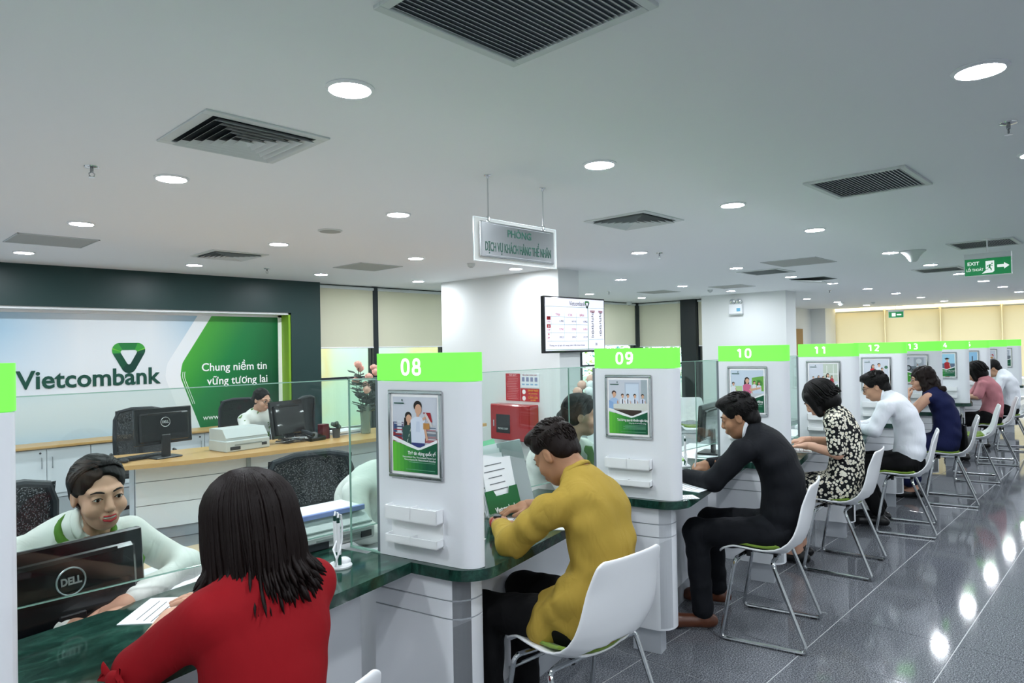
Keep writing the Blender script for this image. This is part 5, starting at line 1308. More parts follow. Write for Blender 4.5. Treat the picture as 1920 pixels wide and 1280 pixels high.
def add_head(sk, T, fem=True, res=.005, face=1, lips=1, smile=False):
    key = (fem, res, smile)
    if key not in _HEADS: _HEADS[key] = sdf_mesh(head_prims(fem, smile), res, .03)
    sk.add(*_HEADS[key], 0, T)
    if not face: return
    def arcp(pts, r, mi, n=6, fl=None): b = MB(); b.tube(pts, r, n, flat_=fl); sk.mb(b, mi, T)
    for s in (-1, 1):
        b = MB(); b.ball((s*.0315, .0795, .0055), (.0138, .0098, .0072), 12, 8); sk.mb(b, 3, T)
        b = MB(); b.ball((s*.0315, .0858, .0055), (.0064, .0042, .0066), 10, 8); sk.mb(b, 4, T)
        arcp([(s*.0165, .0865, .0045), (s*.024, .0905, .0110), (s*.0315, .0912, .0128), (s*.039, .0885, .0108), (s*.0465, .0815, .0050)], [.001, .0016, .0018, .0016, .0008], 2)
        arcp([(s*.0185, .0855, .0020), (s*.0315, .0885, -.0015), (s*.045, .0820, .0030)], [.0006, .0008, .0006], 0)
        arcp([(s*.013, .0925, .0265), (s*.024, .0925, .0315), (s*.036, .087, .0325), (s*.049, .0745, .0265)], [.0022, .0034, .003, .001], 2, fl=.6)
        b = MB(); b.ball((s*.007, .1035, -.0345), (.003, .002, .002), 6, 5); sk.mb(b, 2, T)
    if smile:
        up = [(-.0300, .0800, -.0500), (-.015, .0950, -.0510), (0, .0990, -.0520), (.015, .0950, -.0510), (.0300, .0800, -.0500)]
        dn = [(-.0300, .0800, -.0505), (-.016, .0925, -.0655), (0, .0960, -.0695), (.016, .0925, -.0655), (.0300, .0800, -.0505)]
        b = MB(); b.ball((0, .0830, -.0575), (.0255, .0125, .0066), 14, 8); sk.mb(b, 5, T)
        b = MB(); b.ball((0, .0790, -.0600), (.022, .0115, .0095), 14, 8); sk.mb(b, 1, T)
        arcp(up, [.0010, .0026, .0028, .0026, .0010], 1); arcp(dn, [.0010, .0036, .0044, .0036, .0010], 1)
    else:
        arcp([(-.020, .0915, -.0575), (-.009, .0995, -.0550), (0, .1008, -.0562), (.009, .0995, -.0550), (.020, .0915, -.0575)], [.001, .0034, .0034, .0034, .001], 1)
        arcp([(-.019, .0915, -.0595), (0, .0995, -.0640), (.019, .0915, -.0595)], [.001, .0045, .001], 1)
# ---- hands: wrist at origin, fingers +y, palm -z, thumb -x (right hand)
def hand_prims(curl=(.25, .35, .3), thumb=0., grip=False):
    P = [El((0, .045, 0), (.040, .050, .016), k=.01), El((.0, .075, .001), (.041, .022, .0125), k=.01), Cn((0, -.03, 0), (0, .02, 0), .026, .028, k=.02), El((-.026, .032, -.008), (.017, .028, .014), k=.012)]
    for i, (x, y, L) in enumerate(((-.030, .088, .070), (-.010, .094, .079), (.011, .091, .073), (.030, .081, .056))):
        a = 0; p = np.array((x, y, 0.)); sp = (-.10, -.02, .05, .14)[i]
        cu = curl if not grip else ((.9, .9, .5), (1.0, 1.0, .5), (1.15, 1.1, .5), (1.2, 1.1, .5))[i]
        r = .0092 if i < 3 else .0080
        for q, f in enumerate((.46, .30, .24)):
            a += cu[q]; d = np.array((math.sin(sp)*math.cos(a), math.cos(sp)*math.cos(a), -math.sin(a))); e = p+d*L*f
            P.append(Cn(p, e, r-.0008*q, r-.0008*(q+1), k=.004)); p = e
    if grip: P += [Cn((-.034, .022, -.008), (-.050, .055, -.022), .0125, .011, k=.008), Cn((-.050, .055, -.022), (-.040, .085, -.035), .010, .0085, k=.004)]
    else: P += [Cn((-.034, .018, -.006), (-.058, .048, -.010), .0125, .0105, k=.008), Cn((-.058, .048, -.010), (-.062+thumb, .080, -.014), .010, .008, k=.004)]
    return P
_HANDS = {}
def add_hand(sk, wrist, fwd, up, left, res=.005, curl=(.25, .35, .3), grip=False):
    key = (res, curl, grip)
    if key not in _HANDS: _HANDS[key] = sdf_mesh(hand_prims(curl, grip=grip), res, .008)
    v, q = _HANDS[key]
    y = Vector(fwd).normalized(); z = Vector(up); z = (z-y*z.dot(y)).normalized(); x = y.cross(z)
    if left: v = v*np.array((-1, 1, 1), np.float32)
    T = Matrix((x, y, z)).transposed().to_4x4(); T.translation = Vector(wrist)
    sk.add(v, q, 0, T)
# ---- hair in head frame
def hair_prims(st):
    if st == 'short':
        return [El((0, -.016, .047), (.083, .101, .090)), El((0, .035, .098), (.062, .062, .040), k=.02), El((.02, .07, .085), (.045, .04, .03), k=.02), El((0, -.06, -.03), (.066, .05, .05), k=.03),
                El((0, .120, .002), (.086, .072, .094), k=.010, sub=True), El((0, .02, -.11), (.12, .085, .085), k=.02, sub=True), El((0, -.06, -.155), (.12, .12, .075), k=.015, sub=True)]
    if st == 'fade':
        return [El((0, -.014, .060), (.081, .099, .080)), El((0, .045, .108), (.060, .055, .034), k=.02), El((0, -.05, -.0), (.071, .056, .07), k=.03),
                El((0, .120, .006), (.086, .070, .094), k=.010, sub=True), El((0, .03, -.08), (.12, .09, .085), k=.02, sub=True), El((0, -.06, -.150), (.12, .12, .105), k=.015, sub=True)]
    if st == 'bob':
        return [El((0, -.018, .036), (.092, .108, .098)), El((0, -.045, -.045), (.096, .085, .085), k=.03)] + [Cn((s*.070, .03, .05), (s*.080, .045, -.085), .034, .026, k=.03) for s in (-1, 1)] + \
               [El((0, .118, -.035), (.055, .070, .085), k=.012, sub=True), El((0, -.02, -.17), (.2, .2, .055), k=.012, sub=True)]
    if st == 'bun':
        return [El((0, -.016, .043), (.0815, .099, .089)), El((0, -.05, -.01), (.070, .06, .06), k=.03), El((0, -.112, -.015), (.036, .030, .036), k=.012),
                El((0, .126, .002), (.080, .086, .098), k=.012, sub=True), El((0, .055, -.072), (.12, .068, .095), k=.03, sub=True), El((0, -.03, -.15), (.12, .12, .075), k=.015, sub=True)]
    if st == 'curly':
        P = [El((0, -.02, .04), (.090, .106, .095)), El((0, -.07, -.06), (.095, .075, .10), k=.03)] + [Cn((s*.068, .015, .06), (s*.085, -.01, -.10), .030, .034, k=.03) for s in (-1, 1)]
        for i in range(9): a = i*.7; P.append(El((.085*math.cos(a+.3), -.06+.055*math.sin(a*1.7)-.03, -.13+.015*math.sin(i*2)), (.034, .034, .036), k=.015))
        return P + [El((0, .115, -.025), (.062, .070, .085), k=.012, sub=True)]
    return []
def long_hair(parent, T, m='hair_red', seed=1, length=.345, n_=520, phmax=2.4, flick=.035, cap=None):
    """hair falling in locks from the crown over an implicit core"""
    rr = random.Random(seed)
    sk = Skin()
    if cap is None:
        cap = [El((0, -.018, .034), (.090, .106, .098)), Cn((0, -.05, .03), (0, -.075, -.17), .088, .080, k=.03), Cn((.045, -.02, .02), (.074, -.045, -.18), .055, .044, k=.03), Cn((-.045, -.02, .02), (-.074, -.045, -.18), .055, .044, k=.03),
               El((0, .118, -.03), (.066, .070, .088), k=.012, sub=True)]
    sk.add(*sdf_mesh(cap, .006, .03), 0, T)
    for i in range(n_):
        ph = rr.uniform(-phmax, phmax); x, y = math.sin(ph), -math.cos(ph); rx, ry = .095, .110
        pts = []; L = length*rr.uniform(.84, 1.05); n = 16; fk = flick*rr.uniform(-.15, 1.)*(1.3 if abs(x) > .6 else .8); jit = rr.uniform(-.006, .005); tw = rr.uniform(-.02, .02); inw = rr.uniform(.05, .12)
        for j in range(n):
            f = j/(n-1); s = f*L
            if s < .125: a = (s/.125)*PI/2; r_ = math.sin(a); z = .030+.105*math.cos(a)
            else: r_ = 1.0+.13*min(1, (s-.125)/.2); z = .030-(s-.125)
            e = max(0, (f-.72)/.28); q = r_*(1-inw*math.exp(-((f-.80)/.12)**2))+fk*e*e*8
            pts.append(((rx*q+jit)*x + tw*f*f, -.018+(ry*q+jit)*y - .02*f, z + .015*e*e))
        b = MB(); b.tube(pts, [.0052+.0050*math.sin(PI*min(1, .15+.75*j/n)) for j in range(n-1)]+[.0012], 5, flat_=.5); sk.mb(b, 0, T)
    return sk.build('hair', [m], parent)
def comb(sk, T, st, seed=2):
    """fine locks lying on the implicit hair so that it reads as hair"""
    rr = random.Random(seed); C = Vector((0, -.016, .046)); R3 = Vector((.0825, .100, .089))
    if st in ('short', 'fade'):
        n = 520
        while n:
            d = Vector((rr.gauss(0, 1), rr.gauss(0, 1), rr.gauss(0, 1))).normalized()
            p = C+Vector((d.x*R3.x, d.y*R3.y, d.z*R3.z))
            lim = -.005 if st == 'fade' else -.03
            if p.z < lim + (0 if d.y < .2 else .075+.05*d.y) or (st == 'fade' and p.z < .045 and abs(d.x) > .5): continue
            n -= 1; nm = Vector((d.x/R3.x, d.y/R3.y, d.z/R3.z)).normalized()
            dr = Vector((.35+rr.gauss(0, .2), .75, .35)) if d.z > .45 else Vector((0, -.35+rr.gauss(0, .2), -.9))
            tg = (dr-nm*dr.dot(nm)).normalized(); L = rr.uniform(.022, .042) if d.z > .45 else rr.uniform(.014, .026); up = .007 if d.z > .45 else .002
            b = MB(); b.tube([p-nm*.004, p+tg*L*.4+nm*up, p+tg*L*.8+nm*up, p+tg*L+nm*up*.4], [.0034, .0036, .0026, .0006], 4, flat_=.6); sk.mb(b, 0, T)
    elif st == 'bun':
        for i in range(420):
            a = rr.uniform(-1.9, 1.9); t0 = Vector((math.sin(a)*.070, .058-.045*abs(a)/1.5, .046+.060*math.cos(a)))
            pts = []
            for j in range(8):
                f = j/7; q = t0.lerp(Vector((math.sin(a)*.02, -.105, .0)), f); d = q-C; d = Vector((d.x/R3.x, d.y/R3.y, d.z/R3.z)); l = max(.2, d.length); d = d/l
                pts.append(C+Vector((d.x*R3.x, d.y*R3.y, d.z*R3.z))*(1.006+rr.uniform(-.004, .010)))
            b = MB(); b.tube(pts, [.0008]+[.0030]*6+[.001], 4, flat_=.5); sk.mb(b, 0, T)
def frame(axis, side):
    z = Vector(axis).normalized(); x = Vector(side); x = (x-z*x.dot(z)).normalized(); y = z.cross(x); return np.array([x, y, z])
def bez(a, m, b, t): return tuple((1-t)**2*a[i]+2*t*(1-t)*m[i]+t*t*b[i] for i in range(3))
def torso_prims(J, wd=1., dp=1., g=.0, hem=0.):
    pel, c7 = Vector(J['pel']), Vector(J['c7']); side = Vector(J['shR'])-Vector(J['shL'])
    mid = (pel+c7)/2 + Vector(J.get('bulge', (0, -.07, .02)))
    P = []
    for t, w, d in ((0., .175, .125), (.16, .168, .122), (.33, .152, .112), (.5, .155, .114), (.68, .168, .112), (.84, .165, .095), (.95, .10, .07)):
        p = Vector(bez(pel, mid, c7, t)); p2 = Vector(bez(pel, mid, c7, min(1, t+.05))); p1 = Vector(bez(pel, mid, c7, max(0, t-.05)))
        R = frame(p2-p1, side); P.append(El(p, (w*wd+g, d*dp+g, .095), R, k=.05))
    P.append(Cn(J['shL'], J['shR'], .052+g, None, k=.05))
    return P
def limb(a, b, c, r0, r1, r2, k=.02): return [Cn(a, b, r0, r1, k=k), Cn(b, c, r1, r2, k=k)]
def lerp(a, b, t): return tuple(a[i]+(b[i]-a[i])*t for i in range(3))
def ext(a, b, d): u = (Vector(b)-Vector(a)).normalized(); return tuple(Vector(b)+u*d)

def person(label, loc, rz, J, fem, skin, hair, hairm, top, bottom, sleeve='long', res=.010, shoes='shoe_black', legs='trousers', lower=True, smile=False, glasses=False, lips='lips', collar=None, face=1, hands=True, wob=(.004, 42, 1), bottom_hem=None, hres=.005, wd=1., shirt_hem=0., cuff=.93):
    t = empty('person', label, 'person', loc, rz)
    sk = Skin()
    hp, hy, hr = J['hrot']
    T = Matrix.Translation(J['head']) @ Euler((math.radians(hp), math.radians(hr), math.radians(hy)), 'ZXY' if False else 'XYZ').to_matrix().to_4x4()
    T = Matrix.Translation(J['head']) @ Matrix.Rotation(math.radians(hy), 4, 'Z') @ Matrix.Rotation(math.radians(hp), 4, 'X') @ Matrix.Rotation(math.radians(hr), 4, 'Y')
    add_head(sk, T, fem, hres, face, 1, smile)
    nb = T @ Vector((0, -.035, -.09))
    limbs = [Cn(nb, Vector(J['c7'])+Vector((0, .015, -.01)), .045 if fem else .057, .054 if fem else .066, k=.03)]
    ra = .9 if fem else 1.
    for s in 'LR':
        if J.get('el'+s) is None: continue
        if sleeve == 'long': limbs += [Cn(lerp(J['el'+s], J['wr'+s], .75), J['wr'+s], .030*ra, .026*ra)]
        elif sleeve == 'elbow': limbs += limb(lerp(J['sh'+s], J['el'+s], .7), J['el'+s], J['wr'+s], .042*ra, .038*ra, .026*ra)
        elif sleeve == 'none': limbs += [El(J['sh'+s], (.054*ra,)*3)] + limb(J['sh'+s], J['el'+s], J['wr'+s], .050*ra, .038*ra, .026*ra)
    if lower and legs in ('skirt', 'dress', 'maxi'):
        for s in 'LR':
            if legs != 'maxi': limbs += [Cn(lerp(J['hip'+s], J['kn'+s], .55), J['kn'+s], .065, .052)] + [Cn(J['kn'+s], J['an'+s], .050, .034), ]
            else: limbs += [Cn(lerp(J['kn'+s], J['an'+s], .6), J['an'+s], .045, .034)]
            limbs += [Cn(J['an'+s], J['toe'+s], .034, .024)]
    core = Vector(J['c7'])+Vector((0, .01, -.06))
    limbs += [Cn(J['c7'], core, .045, .04), Cn(core, bez(J['pel'], tuple((Vector(J['pel'])+Vector(J['c7']))/2+Vector(J.get('bulge', (0, -.07, .02)))), J['c7'], .55), .04, .04)]
    for s in 'LR':
        if J.get('el'+s) is not None: limbs += [Cn(core, J['sh'+s], .03, .03), Cn(J['sh'+s], J['el'+s], .028, .026), Cn(J['el'+s], J['wr'+s], .026, .024)]
    sk.add(*sdf_mesh(limbs, res*.7, .02), 0)
    if hands:
        for s in 'LR':
            if J.get('hd'+s) is not None: add_hand(sk, J['wr'+s], J['hd'+s], J.get('up'+s, (0, 0, 1)), s == 'L', hres, J.get('curl'+s, (.25, .35, .3)), J.get('grip'+s, False))
    sk.build('body', [skin, lips, 'brow', 'eye_white', 'iris', 'teeth'], t)
    # hair
    if hair == 'long': long_hair(t, T)
    elif hair == 'bob': long_hair(t, T, hairm, 4, .205, 300 if hres < .006 else 120, 2.25, .0, hair_prims('bob'))
    elif hair:
        hk = Skin(); hk.add(*sdf_mesh(hair_prims(hair), hres, .03, (.0016, 130, 3) if hair != 'curly' else (.005, 95, 3)), 0, T)
        if hres < .006: comb(hk, T, hair)
        hk.build('hair', [hairm], t)
    # garments
    P = torso_prims(J, wd)
    if legs in ('dress', 'maxi'):
        for s in 'LR': P += [Cn(J['hip'+s], lerp(J['hip'+s], J['kn'+s], .95 if legs == 'dress' else 1.), .095, .085, k=.06)]
        P += [Cn(lerp(J['hipL'], J['hipR'], .5), lerp(J['knL'], J['knR'], .5), .10, .075, k=.06)]
        if legs == 'maxi':
            for s in 'LR': P += [Cn(J['kn'+s], lerp(J['kn'+s], J['an'+s], .72), .085, .095, k=.06)]
            P += [Cn(lerp(J['knL'], J['knR'], .5), lerp(lerp(J['knL'], J['knR'], .5), lerp(J['anL'], J['anR'], .5), .72), .08, .10, k=.06)]
    if shirt_hem:
        pl_ = Vector(J['pel']); P += [El(pl_+Vector((0, -.01, .0)), (.198, .165, .10), k=.05)]
        for s in (-1, 1): P += [Cn(pl_+Vector((s*.15, .0, .10)), pl_+Vector((s*.155, .13, -.045)), .07, .055, k=.04), Cn(pl_+Vector((s*.10, .12, .03)), pl_+Vector((s*.155, .13, -.045)), .06, .05, k=.04)]
    rs = .9 if fem else 1.0
    for s in 'LR':
        if J.get('el'+s) is None: continue
        if sleeve == 'long': P += limb(J['sh'+s], J['el'+s], lerp(J['el'+s], J['wr'+s], cuff), .066*rs, .055*rs, .040*rs, k=.03)
        elif sleeve == 'elbow': P += [Cn(J['sh'+s], lerp(J['sh'+s], J['el'+s], .86), .064*rs, .062*rs, k=.03)]
    blob('top', P, res, top, t, .03, wob)
    if collar:
        c7 = Vector(J['c7']); ax = (Vector(nb)-c7).normalized(); x = ax.orthogonal().normalized(); y = ax.cross(x); b = MB()
        f = Vector((0, 1, 0))
        pts = []
        for i in range(22):
            a = 2*PI*i/22; d = x*math.cos(a)+y*math.sin(a); pts.append(c7+f*.012+ax*(.030-.030*max(0, d.dot(f)))+d*(.067 if not fem else .060))
        b.tube(pts, .016, 6, closed=True, flat_=.5); part('collar', b, collar, t, smooth=True, angle=180)
    if lower and bottom:
        if legs == 'trousers':
            Q = [El(J['pel'], (.172, .135, .105), k=.05), Cn(J['hipL'], J['hipR'], .10, k=.05)]
            for s in 'LR': Q += limb(J['hip'+s], J['kn'+s], lerp(J['kn'+s], J['an'+s], .96), .095, .072, .056, k=.03)
            blob('trousers', Q, res, bottom, t, .03, (.003, 40, 5))
            for s in 'LR': shoe(t, J['an'+s], J['toe'+s], shoes)
        elif legs == 'skirt':
            Q = [El(J['pel'], (.168, .135, .12), k=.05), Cn(J['hipL'], J['hipR'], .10, k=.05)]
            for s in 'LR': Q += [Cn(J['hip'+s], lerp(J['hip'+s], J['kn'+s], .75), .097, .085, k=.05)]
            blob('skirt', Q, res, bottom, t, .03, (.003, 40, 5))
            for s in 'LR': shoe(t, J['an'+s], J['toe'+s], shoes)
    elif lower and legs in ('dress', 'maxi'):
        for s in 'LR': shoe(t, J['an'+s], J['toe'+s], shoes)
    if glasses:
        b = MB()
        for s in (-1, 1):
            b.tube([T @ Vector((s*.033+.023*math.cos(2*PI*i/20), .101-.006*abs(math.cos(2*PI*i/20))*(1 if s*math.cos(2*PI*i/20) > 0 else .2), .004+.019*math.sin(2*PI*i/20))) for i in range(20)], .0018, 5, closed=True)
            b.tube([T @ Vector((s*.056, .095, .010)), T @ Vector((s*.080, .06, .012)), T @ Vector((s*.082, -.002, .012))], .0017, 5)
        b.tube([T @ Vector((-.010, .102, .008)), T @ Vector((0, .106, .011)), T @ Vector((.010, .102, .008))], .0017, 5)
        part('glasses', b, glasses, t, smooth=True)
    return t, T
def shoe(parent, an, toe, m):
    an, toe = Vector(an), Vector(toe); d = Vector((toe.x-an.x, toe.y-an.y, 0)).normalized(); base = min(an.z-.075, toe.z-.02)
    heel = Vector((an.x, an.y, base))-d*.045; tip = heel+d*.265; dz = Vector((0, 0, 1))
    tip.z = toe.z-.02 if toe.z < an.z else base
    P = [Cn(heel+dz*.035, tip-d*.06+dz*.030, .036, .040, k=.02), Cn(tip-d*.07+dz*.026, tip-d*.03+dz*.022, .038, .024, k=.02), Cn(heel+dz*.04+d*.03, heel+dz*.075+d*.04, .038, .036, k=.02), El(heel+d*.12-dz*.03, (.3, .3, .031), k=.004, sub=True)]
    o = blob('shoe', P, .007, m, parent, .02)
def rel(J, u0, v0, flip=False):
    s = -1 if flip else 1; out = {}
    for k, q in J.items():
        if k == 'hrot' or k.startswith('curl') or k.startswith('grip') or q is None: out[k] = q
        elif k.startswith('hd') or k.startswith('up') or k == 'bulge': out[k] = (s*q[0], s*q[1], q[2])
        else: out[k] = (s*(q[0]-u0), s*(q[1]-v0), q[2])
    return out
# ================================================================== the cast
def legs_(u, vh, vk, va, dz=.0, sp=.10, zk=.53, toe=.17):
    return dict(hipL=(u-.09, vh, .55), hipR=(u+.09, vh, .55), knL=(u-sp-.02, vk, zk), knR=(u+sp+.02, vk, zk), anL=(u-sp-.02, va, .085+dz), anR=(u+sp+.02, va, .085+dz), toeL=(u-sp-.03, va+toe, .03+dz*.3), toeR=(u+sp+.03, va+toe, .03+dz*.3))
def place(n, u0, v0): return bl(n, u0, v0)
# woman in red, seen from behind
J = dict(pel=(.46, -.58, .56), c7=(.505, -.545, 1.045), head=(.505, -.475, 1.150), hrot=(-6, 8, 0), shL=(.355, -.545, .985), shR=(.655, -.555, .975), elL=(.265, -.385, .850), wrL=(.53, -.11, .832), elR=(.80, -.36, .84), wrR=(.735, -.085, .836),
         hdL=(.8, .6, -.05), hdR=(-.5, .85, -.03), curlL=(.15, .2, .15), curlR=(.1, .15, .1), bulge=(0, -.05, 0), **legs_(.46, -.56, -.16, -.18))
p, T = person('woman in a red blouse with long dark hair, seen from behind', place(7, .46, -.58), TH, rel(J, .46, -.58), True, 'skin_light', 'long', 'hair_red', 'cloth_red', 'cloth_black', sleeve='elbow', res=.008, face=1, hres=.005, wob=(.003, 30, 2), wd=.98)
b = MB(); e = Vector(rel(J, .46, -.58)['elL']); q = Vector(rel(J, .46, -.58)['shL']); c = lerp(q, e, .84)
b.ball((c[0]-.060, c[1]+.0, c[2]+.0), (.016, .020, .018), 10, 7)
for s in (-1, 1): b.tube([(c[0]-.058, c[1]+.008*s, c[2]), (c[0]-.066, c[1]+.030*s, c[2]+.020), (c[0]-.064, c[1]+.040*s, c[2]-.004), (c[0]-.06, c[1]+.01*s, c[2]-.004)], [.006, .013, .013, .006], 8, flat_=.4); b.tube([(c[0]-.06, c[1]+.006*s, c[2]), (c[0]-.072, c[1]+.022*s, c[2]-.06), (c[0]-.066, c[1]+.030*s, c[2]-.13)], [.008, .018, .022], 8, flat_=.25)
part('sleeve_tie', b, 'cloth_red', p, smooth=True)
# man in the mustard shirt
J = dict(pel=(.44, -.52, .57), c7=(.46, -.475, 1.065), head=(.475, -.365, 1.150), hrot=(-36, -8, 0), shL=(.285, -.435, .975), shR=(.645, -.455, .985), elL=(.265, -.275, .838), wrL=(.475, -.075, .840), elR=(.86, -.27, .85), wrR=(.80, -.03, .840),
         hdL=(.85, .50, -.05), hdR=(-.55, .6, -.12), curlR=(.35, .5, .4), curlL=(.4, .5, .3), bulge=(0, -.14, .03), **legs_(.44, -.50, -.13, -.14, sp=.12, zk=.54))
p, T = person('man in a mustard shirt writing at booth eight, seen from behind', place(8, .44, -.52), TH, rel(J, .44, -.52), False, 'skin_tan', 'fade', 'hair_brown', 'cloth_yellow', 'cloth_black', res=.008, collar='cloth_yellow', wob=(.005, 34, 4), shirt_hem=1, wd=1.04, cuff=.72)
w0 = Vector(rel(J, .44, -.52)['wrL']); d = Vector((.85, .5, -.05)).normalized(); x = d.cross(Vector((0, 0, 1))).normalized(); z = x.cross(d)
b = MB(); b.tube([w0-d*.012+x*.031*math.cos(a)+z*.025*math.sin(a) for a in [2*PI*i/18 for i in range(18)]], .010, 6, closed=True, flat_=.25); wt = part('watch_strap', b, flat('#9a1f26'), p, smooth=True)
b = MB(); TT = Matrix((x, d, z)).transposed().to_4x4(); TT.translation = w0-d*.012+z*.030; b.at(TT).box((0, 0, 0), (.034, .040, .011), .004); part('watch_case', b, 'monitor_black', wt)
# man in the black suit
J = dict(pel=(.66, -.63, .57), c7=(.65, -.515, 1.085), head=(.65, -.425, 1.165), hrot=(-20, 4, 0), shL=(.475, -.475, 1.00), shR=(.835, -.465, 1.00), elL=(.415, -.335, .835), wrL=(.525, -.145, .832), elR=(.935, -.31, .85), wrR=(.80, -.205, .860),
         hdL=(.25, .95, -.05), hdR=(-.35, .85, -.25), gripR=True, upR=(-.55, .2, .8), bulge=(0, -.15, .04), **legs_(.66, -.60, -.21, -.235, sp=.125, zk=.525))
J['anL'] = (.485, -.245, .085); J['toeL'] = (.40, -.06, .03); J['anR'] = (.90, -.215, .085); J['toeR'] = (.86, -.05, .03)
p, T = person('man in a black suit writing at booth nine', place(9, .66, -.63), TH, rel(J, .66, -.63), False, 'skin_tan', 'short', 'hair_black', 'cloth_suit', 'cloth_suit', res=.009, collar='cloth_white', shoes='shoe_brown', wob=(.003, 26, 6), wd=1.08)
R0 = rel(J, .66, -.63)
for s in 'LR':
    a, c = Vector(R0['el'+s]), Vector(R0['wr'+s]); d = (c-a).normalized(); b = MB(); b.tube([c-d*.035, c-d*.002], [.039, .037], 14); part('shirt_cuff', b, 'cloth_white', p, smooth=True)
w0 = Vector(R0['wrR']); b = MB(); b.tube([w0+Vector((-.045, .075, -.055)), w0+Vector((-.035, .06, .09))], .0045, 8); props(part('pen', b, 'white_plastic', p, smooth=True), 'white pen held upright')
# woman in the floral dress
J = dict(pel=(.66, -.50, .57), c7=(.66, -.465, 1.085), head=(.66, -.365, 1.170), hrot=(-38, 0, 0), shL=(.505, -.470, 1.02), shR=(.815, -.455, 1.02), elL=(.475, -.50, .815), wrL=(.60, -.305, .842), elR=(.90, -.43, .84), wrR=(.80, -.25, .855),
         hdL=(.15, .95, -.08), hdR=(-.2, .95, -.15), curlL=(.2, .3, .2), curlR=(.3, .5, .3), bulge=(0, -.11, .03), **legs_(.66, -.48, -.17, -.22, sp=.07))
person('woman in a black and white floral dress with a dark bob', place(10, .66, -.50), TH, rel(J, .66, -.50), True, 'skin_light', 'bob', 'hair_black', 'cloth_floral', None, sleeve='elbow', res=.009, legs='dress', wob=(.003, 34, 7))
# man in the white shirt with glasses
J = dict(pel=(.63, -.57, .57), c7=(.63, -.445, 1.105), head=(.63, -.350, 1.185), hrot=(-20, 2, 0), shL=(.455, -.42, 1.02), shR=(.805, -.42, 1.02), elL=(.385, -.345, .84), wrL=(.52, -.19, .835), elR=(.88, -.33, .84), wrR=(.76, -.19, .835),
         hdL=(.3, .9, -.05), hdR=(-.3, .9, -.05), bulge=(0, -.16, .03), **legs_(.63, -.54, -.17, -.36, sp=.09, dz=.05, toe=.16))
person('man in a white shirt and black glasses leaning over booth eleven', place(11, .63, -.57), TH, rel(J, .63, -.57), False, 'skin_mid', 'short', 'hair_black', 'cloth_white', 'cloth_black', res=.009, collar='cloth_white', glasses='black_plastic', wob=(.004, 34, 8))
# woman in navy
J = dict(pel=(.62, -.57, .57), c7=(.62, -.455, 1.10), head=(.62, -.385, 1.190), hrot=(-10, 4, 0), shL=(.475, -.435, 1.02), shR=(.765, -.435, 1.02), elL=(.43, -.29, .85), wrL=(.52, -.245, 1.00), elR=(.82, -.27, .845), wrR=(.66, -.18, .84),
         hdL=(.55, -.05, .85), upL=(-.5, .8, .3), curlL=(.6, .8, .6), hdR=(-.8, .4, -.05), bulge=(0, -.12, .03), **legs_(.62, -.54, -.16, -.22, sp=.07))
J['anL'] = (.56, -.30, .085); J['anR'] = (.70, -.24, .085); J['toeL'] = (.55, -.13, .03); J['toeR'] = (.70, -.07, .03)
person('woman in a sleeveless navy dress and glasses resting chin on hand', place(12, .62, -.57), TH, rel(J, .62, -.57), True, 'skin_light', 'curly', 'hair_brown', 'cloth_navy', None, sleeve='none', res=.010, legs='maxi', glasses='brushed_steel', wob=(.004, 30, 9))
# woman in pink
J = dict(pel=(.65, -.50, .57), c7=(.65, -.435, 1.07), head=(.65, -.355, 1.155), hrot=(-28, 0, 0), shL=(.50, -.42, 1.00), shR=(.80, -.42, 1.00), elL=(.44, -.36, .85), wrL=(.55, -.2, .835), elR=(.86, -.33, .85), wrR=(.75, -.2, .835),
         hdL=(.3, .9, -.05), hdR=(-.3, .9, -.05), bulge=(0, -.14, .03), **legs_(.65, -.48, -.14, -.2, sp=.07))
person('woman in a dusty pink top and black skirt at booth fourteen', place(14, .65, -.50), TH, rel(J, .65, -.50), True, 'skin_light', 'bob', 'hair_black', 'cloth_pink', 'cloth_black', sleeve='elbow', res=.012, legs='skirt', hres=.007)
# farthest man
J2 = dict(J); J2.update(c7=(.65, -.435, 1.09), head=(.65, -.33, 1.15))
person('man in a white shirt bent over booth fifteen, farthest customer', place(15, .65, -.50), TH, rel(J2, .65, -.50), False, 'skin_mid', 'short', 'hair_black', 'cloth_white', 'cloth_black', res=.012, hres=.007)
# tellers
def scarf(t, J, T):
    c7 = Vector(J['c7']); nb = T @ Vector((0, -.035, -.09)); b = MB()
    ax = (Vector(nb)-c7).normalized(); x = Vector((1, 0, 0)); y = ax.cross(x)
    b.tube([c7+Vector((0, .03, -.005))+(x*math.cos(a)*.084+y*math.sin(a)*.088) for a in [2*PI*i/24 for i in range(24)]], .017, 8, closed=True, flat_=.7)
    for s in (-1, 1): b.tube([c7+Vector((s*.03, .125, -.05)), c7+Vector((s*.075, .135, -.07)), c7+Vector((s*.10, .130, -.12)), c7+Vector((s*.085, .135, -.18))], [.018, .034, .040, .030], 8, flat_=.3)
    part('green_scarf', b, 'cloth_scarf', t, smooth=True, angle=180)
J = dict(pel=(.60, .80, .56), c7=(.607, .515, .995), head=(.622, .435, 1.118), hrot=(-7, -8, 4), shR=(.435, .56, .935), shL=(.775, .53, .935), elL=(.885, .36, .815), wrL=(.62, .26, .79), elR=(.31, .42, .78), wrR=(.45, .27, .765), hdL=(-.9, -.3, -.05), hdR=(.4, -.8, -.05), bulge=(0, .10, .03), **legs_(.60, .78, .45, .4))
Jr = rel(J, .60, .80, True)
t, T = person('smiling teller in a cream blouse and green scarf facing the woman in red', place(7, .60, .80), TH+PI, Jr, True, 'skin_light', 'bun', 'hair_black', 'cloth_cream', None, res=.008, lower=False, smile=True, lips='lips_red', collar='cloth_cream', hres=.0035, wob=(.004, 34, 3), legs='none')
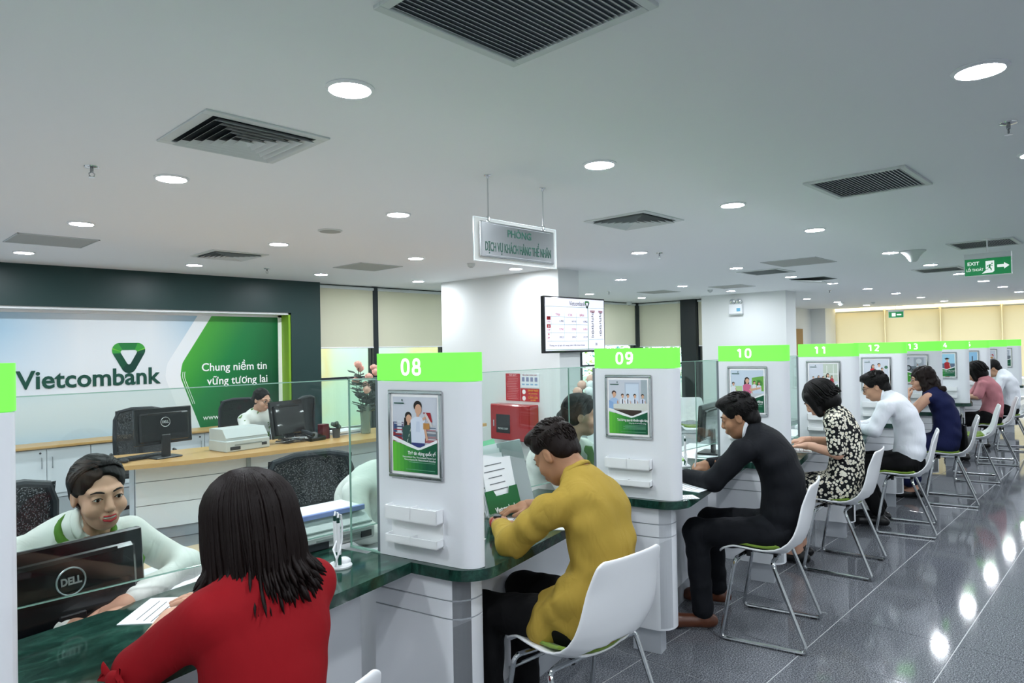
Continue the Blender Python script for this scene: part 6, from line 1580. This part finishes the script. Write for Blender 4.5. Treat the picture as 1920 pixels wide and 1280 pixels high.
scarf(t, Jr, T)
J = dict(pel=(.52, .82, .56), c7=(.50, .60, 1.0), head=(.52, .48, 1.12), hrot=(-15, 0, 0), shR=(.33, .60, .93), shL=(.67, .58, .94), elL=(.75, .42, .80), wrL=(.65, .27, .77), elR=(.26, .50, .78), wrR=(.38, .36, .765), hdL=(-.5, -.7, 0), hdR=(.5, -.7, 0), bulge=(0, .1, .03), **legs_(.52, .8, .45, .4))
person('teller in a cream blouse mostly hidden behind partition eight', place(8, .52, .82), TH+PI, rel(J, .52, .82, True), True, 'skin_light', 'bun', 'hair_black', 'cloth_cream', None, res=.010, lower=False, hres=.006, legs='none')
J = dict(pel=(.20, .62, .56), c7=(.19, .46, 1.05), head=(.225, .36, 1.185), hrot=(-4, 32, 0), shR=(.03, .50, .98), shL=(.35, .41, .98), elL=(.50, .34, .82), wrL=(.5, .2, .83), elR=(.02, .36, .82), wrR=(.18, .2, .83), hdL=(0, -1, 0), hdR=(.3, -.9, 0), bulge=(0, .08, .03), **legs_(.2, .6, .45, .4))
Jr = rel(J, .20, .62, True)
t, T = person('teller in profile with a low bun behind the glass beside partition nine', place(9, .20, .62), TH+PI, Jr, True, 'skin_light', 'bun', 'hair_black', 'cloth_cream', None, res=.010, lower=False, smile=True, hres=.005, legs='none')
scarf(t, Jr, T)
J = dict(pel=(0, -.22, .50), c7=(0, -.09, .93), head=(0, -.01, 1.065), hrot=(-14, 20, 0), shL=(-.165, -.08, .865), shR=(.165, -.08, .865), elL=(-.22, .08, .72), wrL=(-.12, .22, .74), elR=(.22, .08, .72), wrR=(.12, .22, .74), hdL=(.2, .9, 0), hdR=(-.2, .9, 0), bulge=(0, -.08, .03), **legs_(0, -.2, .1, .1))
t, T = person('woman with glasses in a leaf print blouse behind the back desk monitor', (3.40, 7.04, 0), math.radians(178), J, True, 'skin_light', 'bun', 'hair_black', 'cloth_leafprint', None, res=.010, lower=False, glasses='brushed_steel', hres=.006, legs='none', collar='cloth_cream', hands=False, sleeve='long')
finish_texts()
